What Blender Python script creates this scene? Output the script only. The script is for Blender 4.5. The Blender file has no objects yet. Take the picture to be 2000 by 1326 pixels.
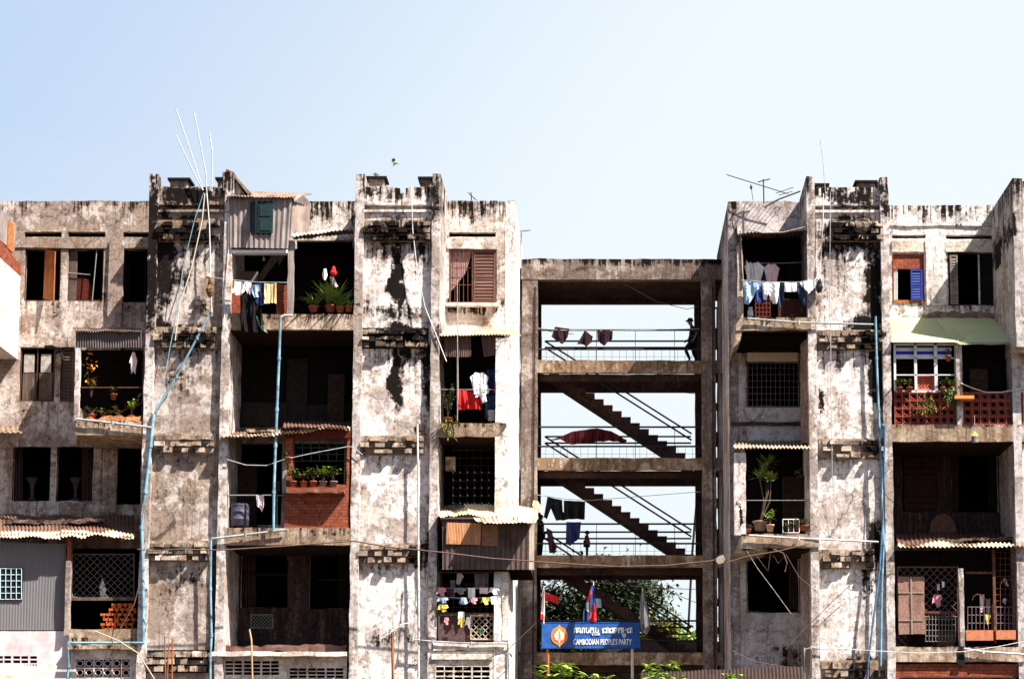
import bpy, bmesh, math, random
from mathutils import Vector, noise, Matrix
R = math.radians
random.seed(7)
C = bpy.context.scene.collection
SC = bpy.context.scene

# ------------------------------------------------------------------ camera
F = 4100.0; TH = R(7.0); D = 65.0; ZC = 1.6
VX = 1190.0; SH = 394.0                     # vanishing column and vertical shift (in 2000 px wide picture)
cam_d = bpy.data.cameras.new('camera'); cam = bpy.data.objects.new('camera', cam_d); C.objects.link(cam)
cam_d.sensor_width = 36; cam_d.lens = 36 * F / 2000.0
cam_d.shift_x = -(VX - 1000) / 2000.0; cam_d.shift_y = SH / 2000.0
cam_d.clip_end = 3000; cam_d.clip_start = 0.5
cam.location = (0, -D, ZC); cam.rotation_euler = (R(90) + TH, 0, 0)
SC.camera = cam
# ------------------------------------------------------------------ world, sun, exposure
SUND = Vector((-1.6, 1.0, -2.4)).normalized()     # direction the light travels
el = math.asin(-SUND.z); az = math.atan2(-SUND.x, -SUND.y)
w = bpy.data.worlds.new('World'); SC.world = w; w.use_nodes = True
nt = w.node_tree; bg = nt.nodes['Background']
sky = nt.nodes.new('ShaderNodeTexSky'); sky.sky_type = 'NISHITA'; sky.sun_disc = False
sky.sun_elevation = el; sky.sun_rotation = az; sky.air_density = 1.0; sky.dust_density = 1.6; sky.ozone_density = 1.6
# hazy tropical sky: blue at the left, whitening towards the right (the sun's side) and the horizon
def wn(typ, ins, **kw):
    nd = nt.nodes.new(typ)
    for k, v in kw.items(): setattr(nd, k, v)
    for k, v in ins.items():
        if hasattr(v, 'is_linked'): nt.links.new(v, nd.inputs[k])
        else: nd.inputs[k].default_value = v
    return nd
sp = wn('ShaderNodeSeparateXYZ', {0: wn('ShaderNodeTexCoord', {}).outputs['Generated']}).outputs
u_ = wn('ShaderNodeMath', {0: sp[2], 1: -.80, 2: sp[0]}, operation='MULTIPLY_ADD').outputs[0]
f_ = wn('ShaderNodeMapRange', {0: u_, 1: -.60, 2: -.17}, interpolation_type='SMOOTHSTEP').outputs[0]
hz = wn('ShaderNodeMix', {0: f_, 6: (3.7, 4.75, 6.35, 1), 7: (6.15, 6.65, 6.95, 1)}, data_type='RGBA').outputs[2]
lo_ = wn('ShaderNodeMapRange', {0: sp[2], 1: .40, 2: .62, 3: .98, 4: 0.0}, interpolation_type='SMOOTHSTEP').outputs[0]
fr_ = wn('ShaderNodeMapRange', {0: sp[1], 1: .1, 2: .6}).outputs[0]
fa_ = wn('ShaderNodeMath', {0: lo_, 1: fr_}, operation='MULTIPLY').outputs[0]
nz_ = wn('ShaderNodeTexNoise', {'Vector': wn('ShaderNodeVectorMath', {0: wn('ShaderNodeTexCoord', {}).outputs['Generated'], 1: (1.5, 1.5, 6.0)}, operation='MULTIPLY').outputs[0], 'Scale': 2.2, 'Detail': 5.0, 'Roughness': .6}).outputs[0]
hz = wn('ShaderNodeMix', {0: wn('ShaderNodeMapRange', {0: nz_, 1: .42, 2: .75, 3: 0.0, 4: .30}).outputs[0], 6: hz, 7: (5.7, 6.5, 6.9, 1)}, data_type='RGBA').outputs[2]
mx = wn('ShaderNodeMix', {0: fa_, 6: sky.outputs[0], 7: hz}, data_type='RGBA')
nt.links.new(mx.outputs[2], bg.inputs[0]); bg.inputs[1].default_value = 0.052
sd = bpy.data.lights.new('sun', 'SUN'); sun = bpy.data.objects.new('sun', sd); C.objects.link(sun)
sd.energy = 5.0; sd.angle = R(0.5); sd.color = (1.0, 0.94, 0.84)
sun.rotation_euler = SUND.to_track_quat('-Z', 'Y').to_euler()
SC.view_settings.view_transform = 'Standard'; SC.view_settings.look = 'None'
SC.view_settings.exposure = 1.5; SC.view_settings.gamma = 1.0
SC.cycles.max_bounces = 5; SC.cycles.diffuse_bounces = 3; SC.cycles.use_adaptive_sampling = True

# ------------------------------------------------------------------ picture point -> world point at depth Y
def P(px, py, Y=0.0):
    xn = (px - VX) / F; yn = (663 + SH - py) / F
    yd = math.cos(TH) - yn * math.sin(TH); zd = math.sin(TH) + yn * math.cos(TH)
    t = (Y + D) / yd
    return Vector((xn * t, Y, ZC + zd * t))
def XZ(rect, Y):
    x0, y0, x1, y1 = rect; xm = (x0 + x1) / 2; ym = (y0 + y1) / 2
    return P(x0, ym, Y).x, P(x1, ym, Y).x, P(xm, y1, Y).z, P(xm, y0, Y).z   # X0,X1,Z0,Z1

# ------------------------------------------------------------------ materials
class NT:
    def __init__(s, name):
        s.m = bpy.data.materials.new(name); s.m.use_nodes = True; s.t = s.m.node_tree
        s.b = s.t.nodes['Principled BSDF']; s.b.inputs['Specular IOR Level'].default_value = 0.06
        s.P = s.n('ShaderNodeNewGeometry').outputs['Position']
    def n(s, typ, ins=None, **kw):
        nd = s.t.nodes.new(typ)
        for k, v in kw.items(): setattr(nd, k, v)
        for k, v in (ins or {}).items():
            if hasattr(v, 'is_linked'): s.t.links.new(v, nd.inputs[k])
            else: nd.inputs[k].default_value = v
        return nd
    def noise(s, sc, det=6, ro=.6, vec=None, off=0.0, dist=0.0):
        v = vec if vec is not None else s.P
        if off: v = s.n('ShaderNodeVectorMath', {0: v, 1: (off, off * .7, off * 1.3)}, operation='ADD').outputs[0]
        return s.n('ShaderNodeTexNoise', {'Vector': v, 'Scale': sc, 'Detail': det, 'Roughness': ro, 'Distortion': dist}).outputs[0]
    def vmul(s, vec): return s.n('ShaderNodeVectorMath', {0: s.P, 1: vec}, operation='MULTIPLY').outputs[0]
    def ma(s, op, a, b=0.0, c=None):
        d = {0: a, 1: b}
        if c is not None: d[2] = c
        return s.n('ShaderNodeMath', d, operation=op).outputs[0]
    def rng(s, v, a, b, lo=0.0, hi=1.0):
        return s.n('ShaderNodeMapRange', {0: v, 1: a, 2: b, 3: lo, 4: hi}, interpolation_type='SMOOTHSTEP').outputs[0]
    def mix(s, f, a, b, bl='MIX'):
        def c(v): return v if hasattr(v, 'is_linked') else (v[0], v[1], v[2], 1)
        return s.n('ShaderNodeMix', {0: f, 6: c(a), 7: c(b)}, data_type='RGBA', blend_type=bl).outputs[2]
    def out(s, col, rough=.9, bump=None, bs=.3, bd=.03, metal=0.0):
        if hasattr(col, 'is_linked'): s.t.links.new(col, s.b.inputs['Base Color'])
        else: s.b.inputs['Base Color'].default_value = (*col, 1)
        if hasattr(rough, 'is_linked'): s.t.links.new(rough, s.b.inputs['Roughness'])
        else: s.b.inputs['Roughness'].default_value = rough
        s.b.inputs['Metallic'].default_value = metal
        if not hasattr(rough, 'is_linked') and rough < .75: s.b.inputs['Specular IOR Level'].default_value = .3
        if bump is not None:
            b = s.n('ShaderNodeBump', {'Strength': bs, 'Distance': bd, 'Height': bump})
            s.t.links.new(b.outputs[0], s.b.inputs['Normal'])
        return s.m

def grunge(name, light, tan, tanamt=.5, black=.0, streak=.5, stains=(), tops=(), dirt=(.009, .007, .0065), brown=(.20, .12, .075), white=.3, off=0.0, tone=False, sc=1.0, Y=0.2):
    """weathered lime wash over cement: patches, rain streaks, mould spots and drips"""
    m = NT(name)
    big = m.noise(.55 * sc, 4, .55, off=off + .1); med = m.noise(2.1 * sc, 8, .68, off=off + 3); fine = m.noise(9.0 * sc, 6, .7, off=off + 9)
    stv = m.vmul((3.2, 3.2, .28)); st = m.noise(1.0, 6, .62, vec=stv, off=off + 1)
    stf = m.noise(3.1, 4, .6, vec=stv, off=off + 5)
    f1 = m.ma('ADD', m.ma('MULTIPLY', big, .5), m.ma('MULTIPLY', med, .5))
    col = m.mix(m.ma('MULTIPLY', m.rng(f1, .58 - .22 * tanamt, .64 - .22 * tanamt), .92), light, tan)
    # soft old grime in lilac grey, broad and small
    lil = m.noise(.8 * sc, 7, .65, off=off + 21)
    col = m.mix(m.rng(lil, .50, .58, 0, .55), col, (light[0] * .50, light[1] * .44, light[2] * .43))
    mot = m.noise(5.5 * sc, 8, .75, off=off + 15)
    col = m.mix(m.rng(mot, .50, .60, 0, .6), col, tuple(v * .45 for v in tan))
    # lost render: sharp edged brown scars
    pe = m.noise(1.7 * sc, 10, .72, off=off + 31)
    col = m.mix(m.ma('MULTIPLY', m.rng(pe, .625 - .03 * tanamt, .635 - .03 * tanamt), .8), col, (tan[0] * .70, tan[1] * .50, tan[2] * .36))
    # rain streaks, broad and narrow
    film = m.rng(m.ma('ADD', m.ma('MULTIPLY', st, .65), m.ma('MULTIPLY', fine, .35)), .60 - .16 * streak, .72 - .12 * streak)
    col = m.mix(m.ma('MULTIPLY', film, .72), col, brown)
    nar = m.noise(1.0, 5, .6, vec=m.vmul((11, 11, .55)), off=off + 2)
    col = m.mix(m.ma('MULTIPLY', m.rng(nar, .56, .68), .25 + .35 * streak), col, tuple(v * .6 for v in brown))
    # lime runs
    wf = m.rng(m.ma('ADD', m.ma('MULTIPLY', stf, .55), m.ma('MULTIPLY', med, .45)), .58, .63)
    col = m.mix(m.ma('MULTIPLY', wf, white), col, (.80, .76, .73))
    # hairline cracks
    wv = m.n('ShaderNodeVectorMath', {0: m.P, 1: m.n('ShaderNodeCombineXYZ', {0: m.ma('MULTIPLY', mot, .5), 1: 0.0, 2: m.ma('MULTIPLY', med, .9)}).outputs[0]}, operation='ADD').outputs[0]
    vo = m.n('ShaderNodeTexVoronoi', {'Vector': wv, 'Scale': .9}, feature='DISTANCE_TO_EDGE').outputs['Distance']
    ck = m.ma('MULTIPLY', m.rng(vo, .016, .004), m.rng(big, .47, .55))
    col = m.mix(m.ma('MULTIPLY', ck, .7), col, dirt)
    bias = None
    wob = m.n('ShaderNodeVectorMath', {0: m.P, 1: m.n('ShaderNodeVectorMath', {0: m.n('ShaderNodeTexNoise', {'Vector': m.P, 'Scale': 1.6, 'Detail': 5.0, 'Roughness': .65}).outputs['Color'], 1: (.5, .5, .5)}, operation='SUBTRACT').outputs[0]}, operation='ADD').outputs[0] if stains else None
    for (cx, cy, rx, ry, s_) in stains:
        c = P(cx, cy, Y); k = D / F
        d = m.n('ShaderNodeVectorMath', {0: wob, 1: tuple(c)}, operation='SUBTRACT').outputs[0]
        d = m.n('ShaderNodeVectorMath', {0: d, 1: (1 / (rx * k), 0, 1 / (ry * k))}, operation='MULTIPLY').outputs[0]
        ln = m.n('ShaderNodeVectorMath', {0: d}, operation='LENGTH').outputs['Value']
        e = m.ma('MULTIPLY', m.rng(ln, 1.25, .25), s_)
        bias = e if bias is None else m.ma('MAXIMUM', bias, e)
    z = m.n('ShaderNodeSeparateXYZ', {0: m.P}).outputs[2]
    for (zt, ln, s_) in tops:       # drips below an exposed top edge
        dz = m.ma('SUBTRACT', zt, z)
        e = m.ma('MULTIPLY', m.rng(dz, ln, 0.0), s_)
        e = m.ma('MULTIPLY', e, m.ma('GREATER_THAN', dz, -.3))
        e = m.ma('MULTIPLY', e, m.rng(m.ma('ADD', m.ma('MULTIPLY', st, .5), m.ma('MULTIPLY', nar, .5)), .42, .58, .25, 1.15))
        bias = e if bias is None else m.ma('MAXIMUM', bias, e)
    if bias is not None:
        bt = m.rng(m.ma('ADD', m.ma('ADD', st, m.ma('MULTIPLY', bias, .30)), m.ma('MULTIPLY', fine, .3)), .78, .92)
        col = m.mix(m.ma('MULTIPLY', m.ma('MULTIPLY', bt, m.ma('MINIMUM', m.ma('MULTIPLY', bias, 2.0), 1.0)), .8), col, brown)
    mo = m.ma('ADD', m.ma('ADD', m.ma('MULTIPLY', med, .70), m.ma('MULTIPLY', fine, .50)), m.ma('MULTIPLY', stf, .50))
    if bias is not None: mo = m.ma('ADD', mo, m.ma('MULTIPLY', m.ma('MINIMUM', bias, 1.0), .375))
    col = m.mix(m.ma('MULTIPLY', m.rng(mo, .92 - black, 1.10 - black), .55), col, (.115, .090, .080))
    mk = m.rng(mo, 1.02 - black, 1.15 - black)
    col = m.mix(m.ma('MULTIPLY', mk, .985), col, dirt)
    # fine grit and hairline pits
    g = m.noise(38.0, 3, .8, off=off)
    col = m.mix(1.0, col, m.n('ShaderNodeCombineColor', {0: m.rng(g, .3, .7, .66, 1.16), 1: m.rng(g, .3, .7, .65, 1.15), 2: m.rng(g, .3, .7, .64, 1.15)}).outputs[0], 'MULTIPLY')
    if tone:
        a = m.n('ShaderNodeAttribute', attribute_name='tone').outputs['Color']
        col = m.mix(1.0, col, a, 'MULTIPLY')
    h = m.ma('ADD', med, m.ma('MULTIPLY', fine, .5))
    h = m.ma('SUBTRACT', h, m.ma('MULTIPLY', mk, .15))
    return m.out(col, .93, h, .55, .045)

def plain(name, col, var=.15, rough=.8, metal=0.0, sc=8.0, bump=False, dirtamt=0.0):
    m = NT(name); f = m.noise(sc, 5, .65)
    k0, k1 = 1 - var, 1 + var
    c = m.mix(m.rng(f, .3, .7), tuple(v * k0 for v in col), tuple(min(1, v * k1) for v in col))
    if dirtamt: c = m.mix(m.ma('MULTIPLY', m.rng(m.noise(2.3, 7, .7, off=4), .45, .65), dirtamt), c, (.05, .035, .028))
    return m.out(c, rough, f if bump else None, .4, .02, metal)

def wood(name, a, b, vert=True, sc=1.0):
    m = NT(name)
    v = m.vmul((14 * sc, 14, 1.1) if vert else (1.1, 14, 14 * sc))
    g = m.noise(1.0, 6, .65, vec=v); p = m.noise(1.6, 4, .6, off=3)
    pl = m.noise(1.0, 0, .5, vec=m.vmul((5.2, .1, .05) if vert else (.05, .1, 5.2)))
    c = m.mix(m.rng(g, .35, .65), a, b)
    c = m.mix(m.ma('MULTIPLY', m.rng(p, .45, .7), .6), c, tuple(v * .35 for v in a))
    c = m.mix(m.rng(pl, .4, .6, 0, .45), c, tuple(v * .5 for v in b))
    return m.out(c, .85, g, .5, .015)

def metal_sheet(name, a, rust, amt=.5, rough=.6):
    m = NT(name); f = m.noise(1.9, 8, .7); g = m.noise(13, 5, .7, off=2)
    c = m.mix(m.rng(m.ma('ADD', m.ma('MULTIPLY', f, .7), m.ma('MULTIPLY', g, .3)), .62 - .25 * amt, .7 - .2 * amt), a, rust)
    return m.out(c, rough, g, .3, .01)

def brickmat(name, c1=(.42, .09, .04), c2=(.28, .055, .03), mortar=(.16, .10, .075), sc=1.0):
    m = NT(name)
    s = m.n('ShaderNodeSeparateXYZ', {0: m.P})
    v = m.n('ShaderNodeCombineXYZ', {0: m.ma('ADD', s.outputs[0], s.outputs[1]), 1: s.outputs[2], 2: 0.0}).outputs[0]
    j = m.noise(1.5, 3, .5); v = m.n('ShaderNodeVectorMath', {0: v, 1: m.n('ShaderNodeCombineXYZ', {0: m.ma('MULTIPLY', j, .05), 1: m.ma('MULTIPLY', j, .05), 2: 0.0}).outputs[0]}, operation='ADD').outputs[0]
    b = m.n('ShaderNodeTexBrick', {'Vector': v, 'Color1': (*c1, 1), 'Color2': (*c2, 1), 'Mortar': (*mortar, 1), 'Scale': 1.0 * sc, 'Mortar Size': .011, 'Bias': -.1, 'Brick Width': .24, 'Row Height': .1})
    f = m.noise(5.5, 8, .7); c = m.mix(m.rng(f, .5, .68, 0, .75), b.outputs[0], (.05, .02, .015))
    c = m.mix(m.rng(m.noise(2.2, 6, .6, off=7), .58, .7, 0, .5), c, (.5, .24, .14))
    return m.out(c, .92, m.ma('SUBTRACT', f, m.ma('MULTIPLY', b.outputs[1], .8)), .6, .03)

def leafmat(name, a, b):
    m = NT(name); f = m.noise(3.0, 4, .6); c = m.mix(m.rng(f, .38, .62), a, b)
    s = m.out(c, .55); return s

# ------------------------------------------------------------------ mesh collector
def nz(v, s=1.0): return noise.noise_vector(Vector(v) * s)
class MB:
    def __init__(s): s.v = []; s.f = []; s.tone = []; s.has_tone = False
    def add(s, vs, fs, tone=1.0):
        o = len(s.v); s.v += [Vector(v) for v in vs]; s.f += [tuple(i + o for i in f) for f in fs]; s.tone += [tone] * len(fs); return s
    def wbox(s, x0, x1, y0, y1, z0, z1, tone=1.0, sk=None):
        vs = [(x, y, z) for x in (x0, x1) for y in (y0, y1) for z in (z0, z1)]
        if sk: vs = [tuple(Vector(v) + sk * random.uniform(-1, 1)) for v in vs]
        return s.add(vs, [(0, 1, 3, 2), (4, 6, 7, 5), (0, 4, 5, 1), (2, 3, 7, 6), (0, 2, 6, 4), (1, 5, 7, 3)], tone)
    def box(s, x0, y0, x1, y1, Y0, Y1, tone=1.0):          # picture rectangle measured on the front face
        a, b, c, d = XZ((x0, y0, x1, y1), Y0); return s.wbox(a, b, Y0, Y1, c, d, tone)
    def grid(s, X0, X1, Z0, Z1, Yf, Yb, holes=(), seg=.3, jit=.018, top=0.0, bot=0.0, fs=1.7):
        xs = sorted({round(x, 4) for x in [X0, X1] + [h for q in holes for h in q[:2]] if X0 <= x <= X1})
        zs = sorted({round(z, 4) for z in [Z0, Z1] + [h for q in holes for h in q[2:]] if Z0 <= z <= Z1})
        def sub(a):
            r = [a[0]]
            for p, q in zip(a, a[1:]):
                n = max(1, int((q - p) / seg + .5)); r += [p + (q - p) * i / n for i in range(1, n + 1)]
            return r
        xs, zs = sub(xs), sub(zs); nx, nzn = len(xs), len(zs)
        occ = [[not any(h[0] - 1e-4 < (xs[i] + xs[i + 1]) / 2 < h[1] + 1e-4 and h[2] - 1e-4 < (zs[k] + zs[k + 1]) / 2 < h[3] + 1e-4 for h in holes) for k in range(nzn - 1)] for i in range(nx - 1)]
        o = len(s.v)
        for Y in (Yf, Yb):
            for i, x in enumerate(xs):
                for k, z in enumerate(zs):
                    n = nz((x, Y, z), fs) * jit + nz((x + 9, Y, z), fs * 3.3) * jit * .7
                    v = Vector((x + n.x, Y + n.y * .8, z + n.z))
                    if top and k == nzn - 1: v.z -= abs(noise.noise(Vector((x * 1.9, Y, 3.1)))) * top + abs(noise.noise(Vector((x * 7, Y, 1.1)))) * top * .6
                    if bot and k == 0: v.z += abs(noise.noise(Vector((x * 2.3, Y, 5.1)))) * bot
                    s.v.append(v)
        I = lambda l, i, k: o + l * nx * nzn + i * nzn + k
        def face(*a): s.f.append(a); s.tone.append(1.0)
        for i in range(nx - 1):
            for k in range(nzn - 1):
                if not occ[i][k]: continue
                face(I(0, i, k), I(0, i + 1, k), I(0, i + 1, k + 1), I(0, i, k + 1))
                face(I(1, i, k), I(1, i, k + 1), I(1, i + 1, k + 1), I(1, i + 1, k))
                if i == 0 or not occ[i - 1][k]: face(I(0, i, k), I(0, i, k + 1), I(1, i, k + 1), I(1, i, k))
                if i == nx - 2 or not occ[i + 1][k]: face(I(0, i + 1, k), I(1, i + 1, k), I(1, i + 1, k + 1), I(0, i + 1, k + 1))
                if k == 0 or not occ[i][k - 1]: face(I(0, i, k), I(1, i, k), I(1, i + 1, k), I(0, i + 1, k))
                if k == nzn - 2 or not occ[i][k + 1]: face(I(0, i, k + 1), I(0, i + 1, k + 1), I(1, i + 1, k + 1), I(1, i, k + 1))
        return s
    def wall(s, rect, Yf, Yb, holes=(), **kw):
        X0, X1, Z0, Z1 = XZ(rect, Yf)
        return s.grid(X0, X1, Z0, Z1, Yf, Yb, [XZ(h, Yf) for h in holes], **kw)
    def tube(s, pts, r, n=6, r1=None, closed=True):
        pts = [Vector(p) for p in pts]; o = len(s.v); m = len(pts)
        for i, p in enumerate(pts):
            t = (pts[min(i + 1, m - 1)] - pts[max(i - 1, 0)]).normalized()
            a = t.cross(Vector((0, 0, 1))); 
            if a.length < .05: a = t.cross(Vector((1, 0, 0)))
            a.normalize(); b = t.cross(a); rr = r if r1 is None else r + (r1 - r) * i / max(1, m - 1)
            for k in range(n): s.v.append(p + (a * math.cos(2 * math.pi * k / n) + b * math.sin(2 * math.pi * k / n)) * rr)
        for i in range(m - 1):
            for k in range(n): s.f.append((o + i * n + k, o + i * n + (k + 1) % n, o + (i + 1) * n + (k + 1) % n, o + (i + 1) * n + k)); s.tone.append(1.0)
        s.f.append(tuple(o + k for k in range(n))[::-1]); s.f.append(tuple(o + (m - 1) * n + k for k in range(n))); s.tone += [1.0, 1.0]
        return s
    def ptube(s, pts, r, Y=0.0, n=6): return s.tube([P(p[0], p[1], p[2] if len(p) > 2 else Y) for p in pts], r, n)
    def lathe(s, c, prof, n=14, ax=None):
        o = len(s.v); c = Vector(c)
        for r, z in prof:
            for k in range(n): s.v.append(c + Vector((math.cos(2 * math.pi * k / n) * r, math.sin(2 * math.pi * k / n) * r, z)))
        for i in range(len(prof) - 1):
            for k in range(n): s.f.append((o + i * n + k, o + i * n + (k + 1) % n, o + (i + 1) * n + (k + 1) % n, o + (i + 1) * n + k)); s.tone.append(1.0)
        s.f.append(tuple(o + k for k in range(n))[::-1]); s.f.append(tuple(o + (len(prof) - 1) * n + k for k in range(n))); s.tone += [1.0, 1.0]
        return s
    def corr(s, a, b, c, d, waves, amp=.022, rows=6, sag=.02, th=.006, ragged=0.0):
        """corrugated sheet: a,b = back edge left/right, d,c = front edge left/right; waves run front to back"""
        a, b, c, d = map(Vector, (a, b, c, d)); nu = int(waves * 4); nr = (b - a).cross(d - a).normalized()
        if nr.z < 0: nr = -nr
        o = len(s.v)
        for L in (0, 1):
            for j in range(rows + 1):
                for i in range(nu + 1):
                    u, v = i / nu, j / rows
                    p = (a * (1 - u) + b * u) * (1 - v) + (d * (1 - u) + c * u) * v
                    p = p + nr * (math.sin(2 * math.pi * u * waves) * amp + noise.noise(Vector((u * 5, v * 2, a.x))) * sag - L * th)
                    if ragged and j == rows: p = p + (d - a).normalized() * (noise.noise(Vector((math.floor(u * waves / 7) * 3.1, 7, a.x))) * ragged)
                    s.v.append(p)
        I = lambda L, j, i: o + L * (rows + 1) * (nu + 1) + j * (nu + 1) + i
        for j in range(rows):
            for i in range(nu):
                s.f.append((I(0, j, i), I(0, j, i + 1), I(0, j + 1, i + 1), I(0, j + 1, i))); s.f.append((I(1, j, i), I(1, j + 1, i), I(1, j + 1, i + 1), I(1, j, i + 1))); s.tone += [1.0, 1.0]
        for i in range(nu):
            s.f.append((I(0, rows, i), I(0, rows, i + 1), I(1, rows, i + 1), I(1, rows, i))); s.f.append((I(0, 0, i + 1), I(0, 0, i), I(1, 0, i), I(1, 0, i + 1))); s.tone += [1.0, 1.0]
        for j in range(rows):
            for i in (0, nu): s.f.append((I(0, j, i), I(0, j + 1, i), I(1, j + 1, i), I(1, j, i))); s.tone.append(1.0)
        return s
    def prism(s, pts, dv):                                   # polygon extruded by a vector
        n = len(pts); dv = Vector(dv); vs = [Vector(p) for p in pts] + [Vector(p) + dv for p in pts]
        return s.add(vs, [tuple(range(n)), tuple(range(2 * n - 1, n - 1, -1))] + [(i, n + i, n + (i + 1) % n, (i + 1) % n) for i in range(n)])
    def leaf(s, base, dr, ln, wd, droop=.3, seg=3):
        dr = Vector(dr).normalized(); side = dr.cross(Vector((0, 0, 1)))
        if side.length < .1: side = Vector((1, 0, 0))
        side.normalize(); o = len(s.v); p = Vector(base); up = side.cross(dr)
        for i in range(seg + 1):
            t = i / seg; wv = wd * .5 * math.sin(math.pi * min(.98, .12 + .86 * t)) ** .8 if i < seg else wd * .04
            q = p + dr * ln * t - Vector((0, 0, 1)) * droop * ln * t * t
            s.v += [q - side * wv + up * wv * .25, q + side * wv + up * wv * .25]
        for i in range(seg): s.f.append((o + 2 * i, o + 2 * i + 1, o + 2 * i + 3, o + 2 * i + 2)); s.tone.append(1.0)
        return s

WO = {}
def link(name, verts, faces, mat, parent=None, origin=None, tones=None, smooth=False):
    if origin is None:
        xs = [v.x for v in verts]; ys = [v.y for v in verts]; zs = [v.z for v in verts]
        origin = Vector(((min(xs) + max(xs)) / 2, (min(ys) + max(ys)) / 2, min(zs)))
    me = bpy.data.meshes.new(name); me.from_pydata([v - origin for v in verts], [], faces); me.materials.append(mat)
    if tones and any(t != 1.0 for t in tones):
        a = me.color_attributes.new('tone', 'FLOAT_COLOR', 'CORNER'); i = 0
        for p, t in zip(me.polygons, tones):
            c = (t, t, t, 1) if isinstance(t, (int, float)) else (*t, 1)
            for li in p.loop_indices: a.data[li].color = c
    if smooth:
        for p in me.polygons: p.use_smooth = True
    me.update(); o = bpy.data.objects.new(name, me); C.objects.link(o)
    WO[o.name] = origin
    if parent is not None: o.parent = parent; o.location = origin - WO[parent.name]
    else: o.location = origin
    return o
def part(name, mb, mat, parent, smooth=False, label=None):
    o = link(name, mb.v, mb.f, mat, parent, tones=mb.tone, smooth=smooth)
    if label: o['label'] = label
    return o
def tag(o, label, cat, group=None):
    o['label'] = label; o['category'] = cat
    if group: o['group'] = group
    return o
def thing(name, label, cat, loc, group=None):
    o = bpy.data.objects.new(name, None); o.empty_display_size = .2; C.objects.link(o); o.location = loc; WO[o.name] = Vector(loc)
    return tag(o, label, cat, group)
def single(name, mb, mat, label, cat, group=None, smooth=False): return tag(link(name, mb.v, mb.f, mat, None, tones=mb.tone, smooth=smooth), label, cat, group)
def struct(name, mb, mat, kind='structure'): o = link(name, mb.v, mb.f, mat); o['kind'] = kind; return o
# ------------------------------------------------------------------ shared materials
W_ = 2.6; TY = 6.5
zt = lambda py, Y: P(0, py, Y).z
TOPP = zt(365, .2); TOPW = zt(392, W_)
BANDZ = [(zt(v, .2), l_, s_) for v, l_, s_ in ((472, 1.5, .55), (684, 1.3, .5), (890, .8, .30), (1102, .7, .30))]
SLBZ = [(zt(v, 0), .16, .55) for v in (613, 827, 1031, 1043, 621, 830, 1263)]
M_p1 = grunge('lime_plaster_tan', (.60, .53, .49), (.30, .225, .175), .62, .03, .5, off=1,
    stains=[(318, 500, 34, 130, 1.15), (370, 450, 85, 34, 1.15), (370, 384, 90, 28, 1.0), (352, 520, 28, 80, .5), (372, 655, 80, 28, .85), (318, 640, 20, 60, .8), (345, 735, 60, 60, .38), (350, 960, 70, 50, .25), (355, 1130, 75, 45, .42), (395, 600, 30, 22, .6)],
    tops=[(TOPP, .8, .9)] + BANDZ)
M_p2 = grunge('lime_plaster_white', (.86, .80, .765), (.43, .355, .305), .38, .03, .30, off=4,
    stains=[(775, 455, 85, 34, 1.1), (775, 540, 15, 85, 1.15), (770, 655, 80, 22, 1.1), (772, 730, 14, 80, 1.2), (790, 690, 10, 50, .9), (835, 720, 14, 120, .9), (770, 612, 80, 25, .55), (700, 800, 10, 180, .5), (815, 1085, 26, 30, 1.0), (840, 1060, 14, 90, .7), (760, 1240, 80, 30, .4), (725, 585, 20, 60, .35), (820, 850, 25, 40, .6)],
    tops=[(TOPP, .8, .85)] + BANDZ)
M_p3 = grunge('lime_plaster_grey', (.86, .80, .77), (.45, .37, .325), .34, .04, .38, off=8,
    stains=[(1665, 455, 85, 45, 1.05), (1712, 560, 26, 130, 1.05), (1665, 385, 85, 30, .75), (1690, 640, 50, 34, .95), (1715, 735, 24, 90, 1.15), (1735, 790, 15, 55, 1.1), (1600, 560, 24, 110, .45), (1600, 780, 9, 40, .8), (1700, 880, 25, 20, .8), (1712, 1060, 20, 60, 1.05), (1700, 1120, 18, 80, .7), (1690, 1300, 60, 30, .7), (1640, 540, 40, 40, .3)],
    tops=[(TOPP, .7, .85)] + BANDZ)
M_fin = grunge('fin_plaster', (.66, .60, .58), (.36, .29, .25), .45, .05, .6, off=12, tops=[(zt(338, 0), 1.5, .75)], brown=(.14, .10, .08),
    stains=[(300, 540, 16, 160, .95), (300, 420, 16, 80, 1.0), (850, 400, 14, 60, .6), (1728, 400, 12, 60, .6), (855, 660, 10, 60, .5)])
M_wA = grunge('old_render_tan', (.62, .535, .49), (.32, .24, .19), .5, .03, .8, off=16, tops=[(TOPW, 1.2, .52), (zt(588, W_), .8, .34), (zt(784, W_), .6, .3)], brown=(.19, .115, .075), stains=[(70, 655, 40, 10, 1.1), (150, 745, 10, 20, 1.2), (110, 730, 60, 60, .3)])
M_wB = grunge('old_render_pale', (.76, .69, .64), (.40, .32, .26), .36, .03, .5, off=20, tops=[(TOPW, 1.3, .75), (zt(600, W_), .4, .8)])
M_wE = grunge('old_render_white', (.80, .755, .73), (.42, .36, .32), .26, .03, .5, off=24, tops=[(TOPW, 1.2, .8), (zt(596, W_), .5, .4)], stains=[(1900, 455, 40, 30, .8), (1930, 600, 40, 20, .6)])
M_end = grunge('end_wall_plaster', (.84, .81, .78), (.60, .52, .45), .12, -.06, .12, off=28, tops=[(TOPW, .8, .4)], white=.1)
M_endD = grunge('streaked_end_wall', (.56, .50, .49), (.32, .26, .24), .4, .02, .9, off=31, tops=[(TOPW, 1.6, .8)], brown=(.11, .08, .075))
M_slab = grunge('slab_edge_concrete', (.56, .46, .37), (.34, .24, .16), .55, .0, .9, off=35, brown=(.15, .085, .05), tops=SLBZ)
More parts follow.
